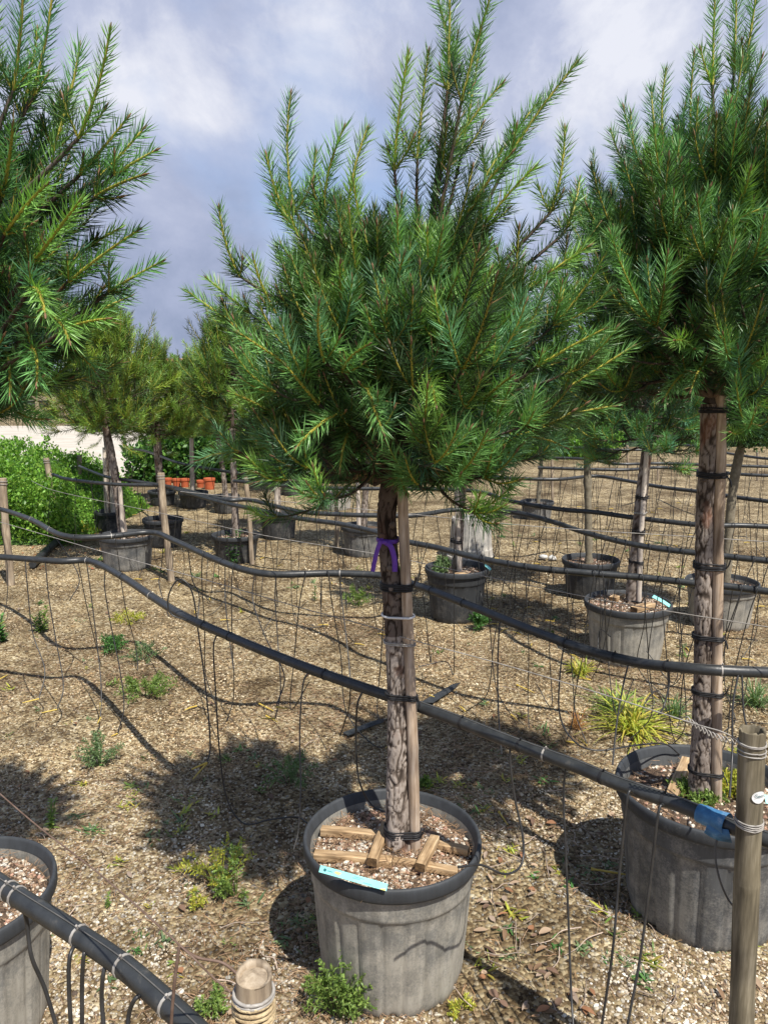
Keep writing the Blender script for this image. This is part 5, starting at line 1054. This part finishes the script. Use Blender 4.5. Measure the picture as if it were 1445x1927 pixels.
def grassy(px, py, wpx, hpx, pal, label, n=60, seed=0, wd=0.005, z0=0.0, flat=0.5, name='grass_tuft', cat='grass'):
    g = np.random.default_rng(seed + int(px)); p = np.array(ground_at(px, py, z0)); sc_ = depth(p[1], z0) / F; w = wpx * sc_ / 2; h = hpx * sc_; pal = GW[pal]
    mb = MB()
    for k in range(n):
        a = g.uniform(0, 6.28); rr = w * g.uniform(0.25, 1.1); hh = h * g.uniform(0.3, 1.1); b0 = p + np.array([g.normal(0, w * .12), g.normal(0, w * .12), 0]); e = b0 + np.array([math.cos(a) * rr, math.sin(a) * rr, hh * (1 - flat * g.uniform(0, 1.6) * rr / w)]); e[2] = max(e[2], z0 + .008)
        m_ = b0 + (e - b0) * 0.5 + [0, 0, hh * .5]; S = bez(b0, m_, e, 8); ribbon_n = unit([math.sin(a), -math.cos(a), 0.0]); T = np.gradient(S, axis=0); sd = np.array([-math.sin(a), math.cos(a), 0.15])
        ww = wd * np.sin(np.linspace(0.35, 3.1, 8)) * 0.5 + 0.0003; V = np.stack([S - sd * ww[:, None], S + [0, 0, -wd * .15], S + sd * ww[:, None]], 1).reshape(-1, 3)
        mb.add(V, [[i_ * 3 + j_, i_ * 3 + j_ + 1, i_ * 3 + j_ + 4, i_ * 3 + j_ + 3] for i_ in range(7) for j_ in (0, 1)], pal[g.integers(0, 3)] * g.uniform(.7, 1.25))
    tag(mb.build(name, M['leaf'], loc=tuple(p)), label, cat, 'weeds growing in the gravel')
def upright(px, py, hpx, pal, label, n=3, seed=0, leaf=0.035, spreadpx=30, z0=0.0):
    g = np.random.default_rng(seed + int(px)); p = np.array(ground_at(px, py, z0)); sc_ = depth(p[1], z0) / F; h = hpx * sc_; root = empty('leafy_weed', p, label, 'weed', 'weeds growing in the gravel'); mb = MB(); ms = MB(); pal = GW[pal]
    for k in range(n):
        x = g.uniform(-1, 1) * spreadpx * sc_ / 2; hh = h * g.uniform(.7, 1.0); S = bez(p + [x * .4, 0, 0], p + [x * .7, g.normal(0, .01), hh * .5], p + [x, g.normal(0, .03), hh], 14); tube(ms, S, np.linspace(.003, .0015, 14), 5, pal[0])
        for i_ in range(1, 14):
            for q in range(4):
                a = g.uniform(0, 6.28); dd = np.array([math.cos(a), math.sin(a), g.uniform(.2, .9)]); dd = unit(dd); w2 = unit(np.cross(dd, [0, 0, 1])); b0 = S[i_][None]; l_ = leaf * g.uniform(.7, 1.2) * (1 - .4 * i_ / 14)
                strips(mb, b0, dd[None], w2[None], np.array([l_]), np.array([l_ * .28]), pal[g.integers(0, 3)][None] * g.uniform(.7, 1.3), np.array([[0, 0, -l_ * .25]]))
    ms.build('stems', M['leaf'], root); mb.build('leaves', M['leaf'], root, smooth=False)
feathery(640, 1905, 150, 120, 'bright', 'bright green feathery weed against the foot of the main pot', n=46, seed=1, leaf=.0075)
feathery(445, 1680, 90, 95, 'bright', 'bright green fern-like sprig on the gravel left of the main pot', n=12, seed=2, leaf=.008)
feathery(415, 1660, 150, 90, 'yellow', 'sprawling yellow-green weed on the gravel left of the main pot', n=16, seed=3, leaf=.007)
feathery(360, 1705, 60, 40, 'yellow', 'small yellow sprig at the lower left of the sprawling weed', n=6, seed=13, leaf=.006)
feathery(188, 1438, 90, 66, 'grey', 'grey green bushy weed at the edge of the crown shadow on the left', n=26, seed=4, leaf=.007)
feathery(550, 1470, 130, 60, 'grey', 'low grey green weed in the shadow of the main crown', n=18, seed=5, leaf=.007)
feathery(275, 1308, 130, 42, 'bright', 'low bright green patch below the loop of tube on the left', n=30, seed=6, leaf=.009)
feathery(215, 1225, 60, 40, 'green', 'leafy green clump left of the upper weeds', n=18, seed=7, leaf=.010)
feathery(270, 1240, 90, 35, 'grey', 'grey green low weed just above the bright patch', n=16, seed=8, leaf=.008)
feathery(240, 1170, 70, 28, 'yellow', 'yellowing low weed below the left grey pot', n=14, seed=9, leaf=.009)
feathery(673, 1140, 62, 48, 'bright', 'pale green ferny weed left of the main trunk, beyond the long pipe', n=20, seed=10, leaf=.009)
feathery(903, 1185, 42, 48, 'green', 'small green ferny weed at the foot of the pot right of the trunk', n=18, seed=11, leaf=.012)
upright(440, 1062, 68, 'green', 'tall leafy green weed in front of the dark pot', n=4, spreadpx=32, leaf=.07, seed=1)
upright(97, 1560, 62, 'bright', 'small upright green seedling near the left edge', n=2, spreadpx=10, leaf=.03, seed=2)
upright(8, 1210, 60, 'green', 'leafy weed at the very left edge below the pipes', n=3, spreadpx=24, leaf=.06, seed=3)
upright(80, 1190, 50, 'bright', 'light green weed beside the wired post at the left edge', n=3, spreadpx=40, leaf=.06, seed=4)
upright(592, 1130, 32, 'green', 'thin upright sprout between the bluish pot and the second pipe', n=1, spreadpx=5, leaf=.035, seed=5)
upright(205, 1708, 34, 'bright', 'tiny green seedling beside a brown leaf on the gravel', n=1, spreadpx=6, leaf=.016, seed=6)
upright(128, 825, 1, 'green', 'stray sprout by the hedge', n=1, spreadpx=6, leaf=.02, seed=7) if False else None
grassy(1190, 1375, 215, 66, 'yellow', 'sprawling tuft of long yellow-green blades behind the big dark pot', n=170, wd=.007, seed=1, flat=1.0)
grassy(1160, 1335, 150, 40, 'bright', 'flattened green tuft just behind the yellow tuft', n=90, wd=.007, seed=2)
grassy(1085, 1372, 60, 40, 'red', 'dry reddish tuft left of the yellow tuft', n=70, wd=.004, seed=3)
grassy(1090, 1270, 90, 32, 'yellow', 'short yellowish tuft in front of the dusty right hand pot', n=80, wd=.006, seed=4)
grassy(1420, 1330, 110, 60, 'grey', 'wispy grey green tuft at the right edge', n=120, wd=.005, seed=5)
grassy(1270, 1352, 90, 50, 'grey', 'wispy tuft just left of the thick right trunk', n=90, wd=.005, seed=6)
feathery(1370, 1490, 120, 42, 'yellow', 'yellow-green moss like weed on the soil of the big dark pot', n=60, seed=21, z0=PR['zs'] + .01, leaf=.008)
feathery(1310, 1500, 110, 30, 'bright', 'green weed spreading over the soil beside the mossy batten', n=36, seed=22, z0=PR['zs'] + .01, leaf=.008)
feathery(832, 1080, 34, 34, 'grey', 'grey green weed on the soil of the pot right of the main trunk', n=30, seed=23, z0=P6['zs'] + .01, leaf=.012)
feathery(868, 1900, 60, 14, 'yellow', 'low yellow sprig at the bottom edge', n=8, seed=24, leaf=.006)
feathery(400, 1900, 70, 44, 'bright', 'small green weed beside the sawn post at the bottom', n=12, seed=25, leaf=.007)
feathery(800, 1482, 14, 20, 'bright', 'tiny green weed behind the rim of the main pot', n=6, seed=26, leaf=.010)
feathery(130, 1010, 120, 40, 'yellow', 'rank yellowish weeds under the pipes at the far left', n=36, seed=27, leaf=.018)
feathery(745, 1078, 30, 10, 'green', 'dark low weed under the left grey pot', n=10, seed=28, leaf=.01)
def ground_cover():
    mb = MB(); g = np.random.default_rng(77)
    for k in range(420):
        px, py = g.uniform(-40, 1480), 1000 + 850 * g.uniform() ** 1.3; p = np.array(ground_at(px, py))
        if noise.noise(Vector((p[0] * 1.1, p[1] * 1.1, 4.4))) < 0.02: continue
        n = int(g.integers(5, 16)); a = g.uniform(0, 6.28, n); d = np.stack([np.cos(a), np.sin(a), g.uniform(.1, .9, n)], 1); w = np.stack([-np.sin(a), np.cos(a), g.uniform(-.3, .3, n)], 1)
        pal = GW[['green', 'grey', 'yellow', 'bright'][g.integers(0, 4)]]; sc_ = g.uniform(.4, 1.2) * (1 + p[1] * .15)
        strips(mb, p + np.stack([g.normal(0, .015, n), g.normal(0, .015, n), np.full(n, .004)], 1), d, w, g.uniform(.012, .032, n) * sc_, g.uniform(.003, .007, n) * sc_, pal[g.integers(0, 3, n)] * g.uniform(.6, 1.1, (n, 1)), np.tile([0, 0, -.006], (n, 1)))
    return mb
tag(ground_cover().build('ground_cover', M['leaf'], smooth=False), 'scattered tiny green and yellow seedlings in the gravel', 'seedlings', kind='stuff')
# yellow drip pegs dropped on the ground
for k, (x0, y0, x1, y1, lab) in enumerate(((386, 1440, 360, 1470, 'orange yellow peg lying in the crown shadow below the tube loop'), (190, 1325, 190, 1355, 'yellow peg near the grey green bushy weed'), (490, 1325, 515, 1338, 'yellow peg in the sunlit gravel, upper of two'), (503, 1348, 522, 1358, 'yellow peg in the sunlit gravel, lower of two'),
     (0, 1278, 15, 1270, 'yellow peg at the left edge of the gravel'), (940, 1530, 955, 1552, 'pale yellow peg right of the main pot rim'), (1118, 1636, 1190, 1648, 'long yellow peg in the shadow of the big dark pot'), (975, 1290, 1008, 1305, 'yellow peg left of the short yellowish tuft'))):
    a = np.array(ground_at(x0, y0, .012)); b_ = np.array(ground_at(x1, y1, .010)); l_ = np.linalg.norm(b_ - a); b_ = a + (b_ - a) / l_ * min(l_, .12)
    mb = MB(); tube(mb, [a, (a + b_) / 2, b_], [.0035, .004, .002], 6); tube(mb, [a - (b_ - a) * .1, a], [.006, .005], 6); tag(mb.build('drip_peg', M['yellow'], loc=tuple(a)), lab, 'peg', 'dropped yellow pegs')
# black ground sheet and tape scraps
def sheet(poly, label, mat='pipe', h=0.012):
    P = [np.array(ground_at(x, y, h + .006 * ((i_ * 7) % 3))) for i_, (x, y) in enumerate(poly)]; c = np.mean(P, 0) + [0, 0, .006]; mb = MB(); n = len(P)
    V = P + [c] + [q - [0, 0, .003] for q in P]; mb.add(V, [[k, (k + 1) % n, n] for k in range(n)]); mb.add(V, [[k, n + 1 + k, n + 1 + (k + 1) % n, (k + 1) % n] for k in range(n)])
    tag(mb.build('ground_sheet', M[mat], loc=tuple(c)), label, 'plastic sheet')
sheet([(645, 1378), (700, 1357), (722, 1352), (722, 1358), (690, 1370), (655, 1384)], 'black plastic strip on the gravel left of the main trunk')
sheet([(790, 1322), (850, 1288), (866, 1284), (852, 1298), (815, 1322)], 'black plastic strip on the gravel right of the main trunk')
mb = MB(); c = ground_at(1022, 1054); stones(mb, np.array([[c.x, c.y, .03], [c.x + .09, c.y, .02]]), np.array([.07, .045]), np.array([[.62, .61, .58]])); tag(mb.build('white_bag', M['stone'], loc=tuple(c)), 'small white crumpled scrap left of the black pot with the straight stem', 'litter')

# ------------------------------------------------------------------ background
LG = np.array([(0.13, 0.28, 0.035), (0.18, 0.36, 0.05), (0.07, 0.17, 0.025), (0.22, 0.36, 0.06)])
DG = np.array([(0.03, 0.09, 0.02), (0.05, 0.14, 0.03), (0.08, 0.19, 0.035), (0.13, 0.26, 0.05)])
def hedge(x0, x1, y0, y1, h, n, size, pal, label, seed, name='hedge', cat='hedge', bump_=0.3):
    g = np.random.default_rng(seed); c = np.array([(x0 + x1) / 2, (y0 + y1) / 2, 0]); root = empty(name, c, label, cat); mb = MB()
    # an inner body so that nothing shines through, hidden by the leaves
    nx_, ny_ = 26, 10; core = MB(); V = []
    for i_ in range(nx_ + 1):
        for j_ in range(ny_ + 1):
            u, v_ = i_ / nx_, j_ / ny_; e = min(1, 4 * min(v_, 1 - v_) + .0) ** .5 * min(1, 6 * min(u, 1 - u)) ** .5
            x, y = x0 + (x1 - x0) * u, y0 + (y1 - y0) * v_; V.append((x, y, h * (0.80 + bump_ * noise.noise(Vector((x * 1.3, y * 1.3, seed)))) * e * 0.9))
    i_ = np.arange(nx_)[:, None]; j_ = np.arange(ny_)[None, :]; w_ = ny_ + 1; f = np.stack([i_ * w_ + j_, (i_ + 1) * w_ + j_, (i_ + 1) * w_ + j_ + 1, i_ * w_ + j_ + 1], -1).reshape(-1, 4)
    core.add(V, f, pal[0] * .5); core.build('inner_growth', M['leaf'], root)
    u, v_ = g.uniform(0, 1, n), g.uniform(0, 1, n); side = g.uniform(size=n) < 0.45; v_[side] = g.uniform(0, .08, side.sum())
    x, y = x0 + (x1 - x0) * u, y0 + (y1 - y0) * v_
    e = np.minimum(1, 4 * np.minimum(v_ + .02, 1 - v_)) ** .5 * np.minimum(1, 6 * np.minimum(u + .02, 1 - u)) ** .5
    hh = np.array([h * (0.80 + bump_ * noise.noise(Vector((a * 1.3, b_ * 1.3, seed))) + .22 * noise.noise(Vector((a * 4.5, b_ * 4.5, seed)))) for a, b_ in zip(x, y)])
    z = hh * e; z[side] = hh[side] * g.uniform(0.02, 1, side.sum()); y[side] -= 0.12 * np.sin(z[side] / h * 3.0) + g.normal(0, .05, side.sum()); z = z + g.normal(0, .03, n)
    p = np.stack([x, y, np.maximum(z, .01)], 1); d = g.normal(0, .7, (n, 3)) + [0, -.3, .6]; d /= np.linalg.norm(d, axis=1)[:, None]; w = np.cross(d, g.normal(0, 1, (n, 3))); w /= np.linalg.norm(w, axis=1)[:, None]
    ln = size * g.uniform(.6, 1.3, (n, 1)); V = np.stack([p, p + d * ln * .45 + w * ln * .28, p + d * ln, p + d * ln * .45 - w * ln * .28], 1).reshape(-1, 3)
    col = pal[g.integers(0, len(pal), n)] * g.uniform(.7, 1.3, (n, 1)); mb.add(V, (np.array([[0, 1, 2, 3]])[None] + (np.arange(n) * 4)[:, None, None]).reshape(-1, 4), np.repeat(col, 4, 0)); mb.build('foliage', M['leaf'], root, smooth=False)
gl = ground_at(90, 950)
hedge(-7.6, -3.35, 8.1, 10.8, 1.08, 62000, 0.042, LG, 'low bright green hedge on the left in front of the pale yard', 5)
hedge(-4.6, 1.6, 13.5, 15.0, 1.45, 26000, 0.09, DG, 'dark green shrubs behind the orange pots', 6, 'shrub_row', 'shrubs', .5)
hedge(6.2, 16, 22, 24.0, 1.5, 14000, 0.11, DG * 1.2, 'distant shrubs at the far right end of the rows', 7, 'shrub_row', 'shrubs', .6)
hedge(1.8, 5.6, 18, 19.5, 0.7, 9000, 0.09, LG, 'bright green low shrubs seen under the right edge of the main crown', 8, 'shrub_row', 'shrubs', .6)
hedge(-14, -6, 34, 36.5, 2.6, 12000, 0.2, DG, 'dark bushes on the far side of the pale yard', 9, 'shrub_row', 'shrubs', .6)
hedge(-9, 14, 46, 50, 3.0, 16000, 0.26, DG, 'line of far trees closing the view', 12, 'tree_line', 'tree line', .8)
mb = MB(); mb.add([(-40, 12.2, .006), (-4.9, 12.2, .006), (-5.5, 34, .006), (-40, 34, .006)], [[0, 1, 2, 3]])
M['yard'] = mottled('pale_yard', [(0.3, (0.40, 0.36, 0.30)), (0.7, (0.52, 0.48, 0.42))], 1.2, 0.95, 0.3, 40); tag(mb.build('yard_road', M['yard']), kind='structure')
gg_ = ground_at(60, 768)
for k, dx in enumerate((-1.0, -0.2, .7)):
    r_ = empty('nursery_pot', (gg_.x + dx * 1.1, gg_.y + .3 * k, 0), ('black pot far across the pale yard, left of three', 'black pot far across the pale yard, middle of three', 'black pot far across the pale yard, right of three')[k], 'plant pot', 'plastic nursery pots'); pot_parts(r_, .42, .62, 'pot_dark', soil_drop=.08)
# distant house with a tiled roof
hx, hy = at(372, 690, 52).x, 52; root = empty('house', (hx, hy, 0), 'distant house with an orange tiled roof between the left pines', 'house')
w_, d_, e_, rz_ = 5.0, 5.0, 2.4, 3.5; mb = MB(); box(mb, (hx, hy, e_ / 2), (w_, d_, e_)); mb.add([(hx - w_ / 2, hy - d_ / 2, e_), (hx - w_ / 2, hy + d_ / 2, e_), (hx - w_ / 2, hy, rz_ - .15)], [[0, 1, 2]]); mb.add([(hx + w_ / 2, hy - d_ / 2, e_), (hx + w_ / 2, hy + d_ / 2, e_), (hx + w_ / 2, hy, rz_ - .15)], [[0, 1, 2]]); mb.build('wall', M['wall'], root, smooth=False)
mb = MB(); x0, x1 = hx - w_ / 2 - .3, hx + w_ / 2 + .3
for s in (-1, 1):
    a = np.array([x0, hy + s * (d_ / 2 + .35), e_ - .15]); b_ = np.array([x1, hy + s * (d_ / 2 + .35), e_ - .15]); c = np.array([x1, hy, rz_]); d = np.array([x0, hy, rz_]); up = np.array([0, 0, .12]); V = [a, b_, c, d, a + up, b_ + up, c + up, d + up]; mb.add(V, [[0, 1, 2, 3], [4, 5, 6, 7], [0, 1, 5, 4], [1, 2, 6, 5], [2, 3, 7, 6], [3, 0, 4, 7]])
mb.build('roof', M['roof'], root, smooth=False)
for k in (-2.2, 0, 2.2): mb = MB(); box(mb, (hx + k, hy - d_ / 2 - .01, 2.1), (.9, .05, 1.1)); mb.build('window', M['glass'], root, smooth=False)
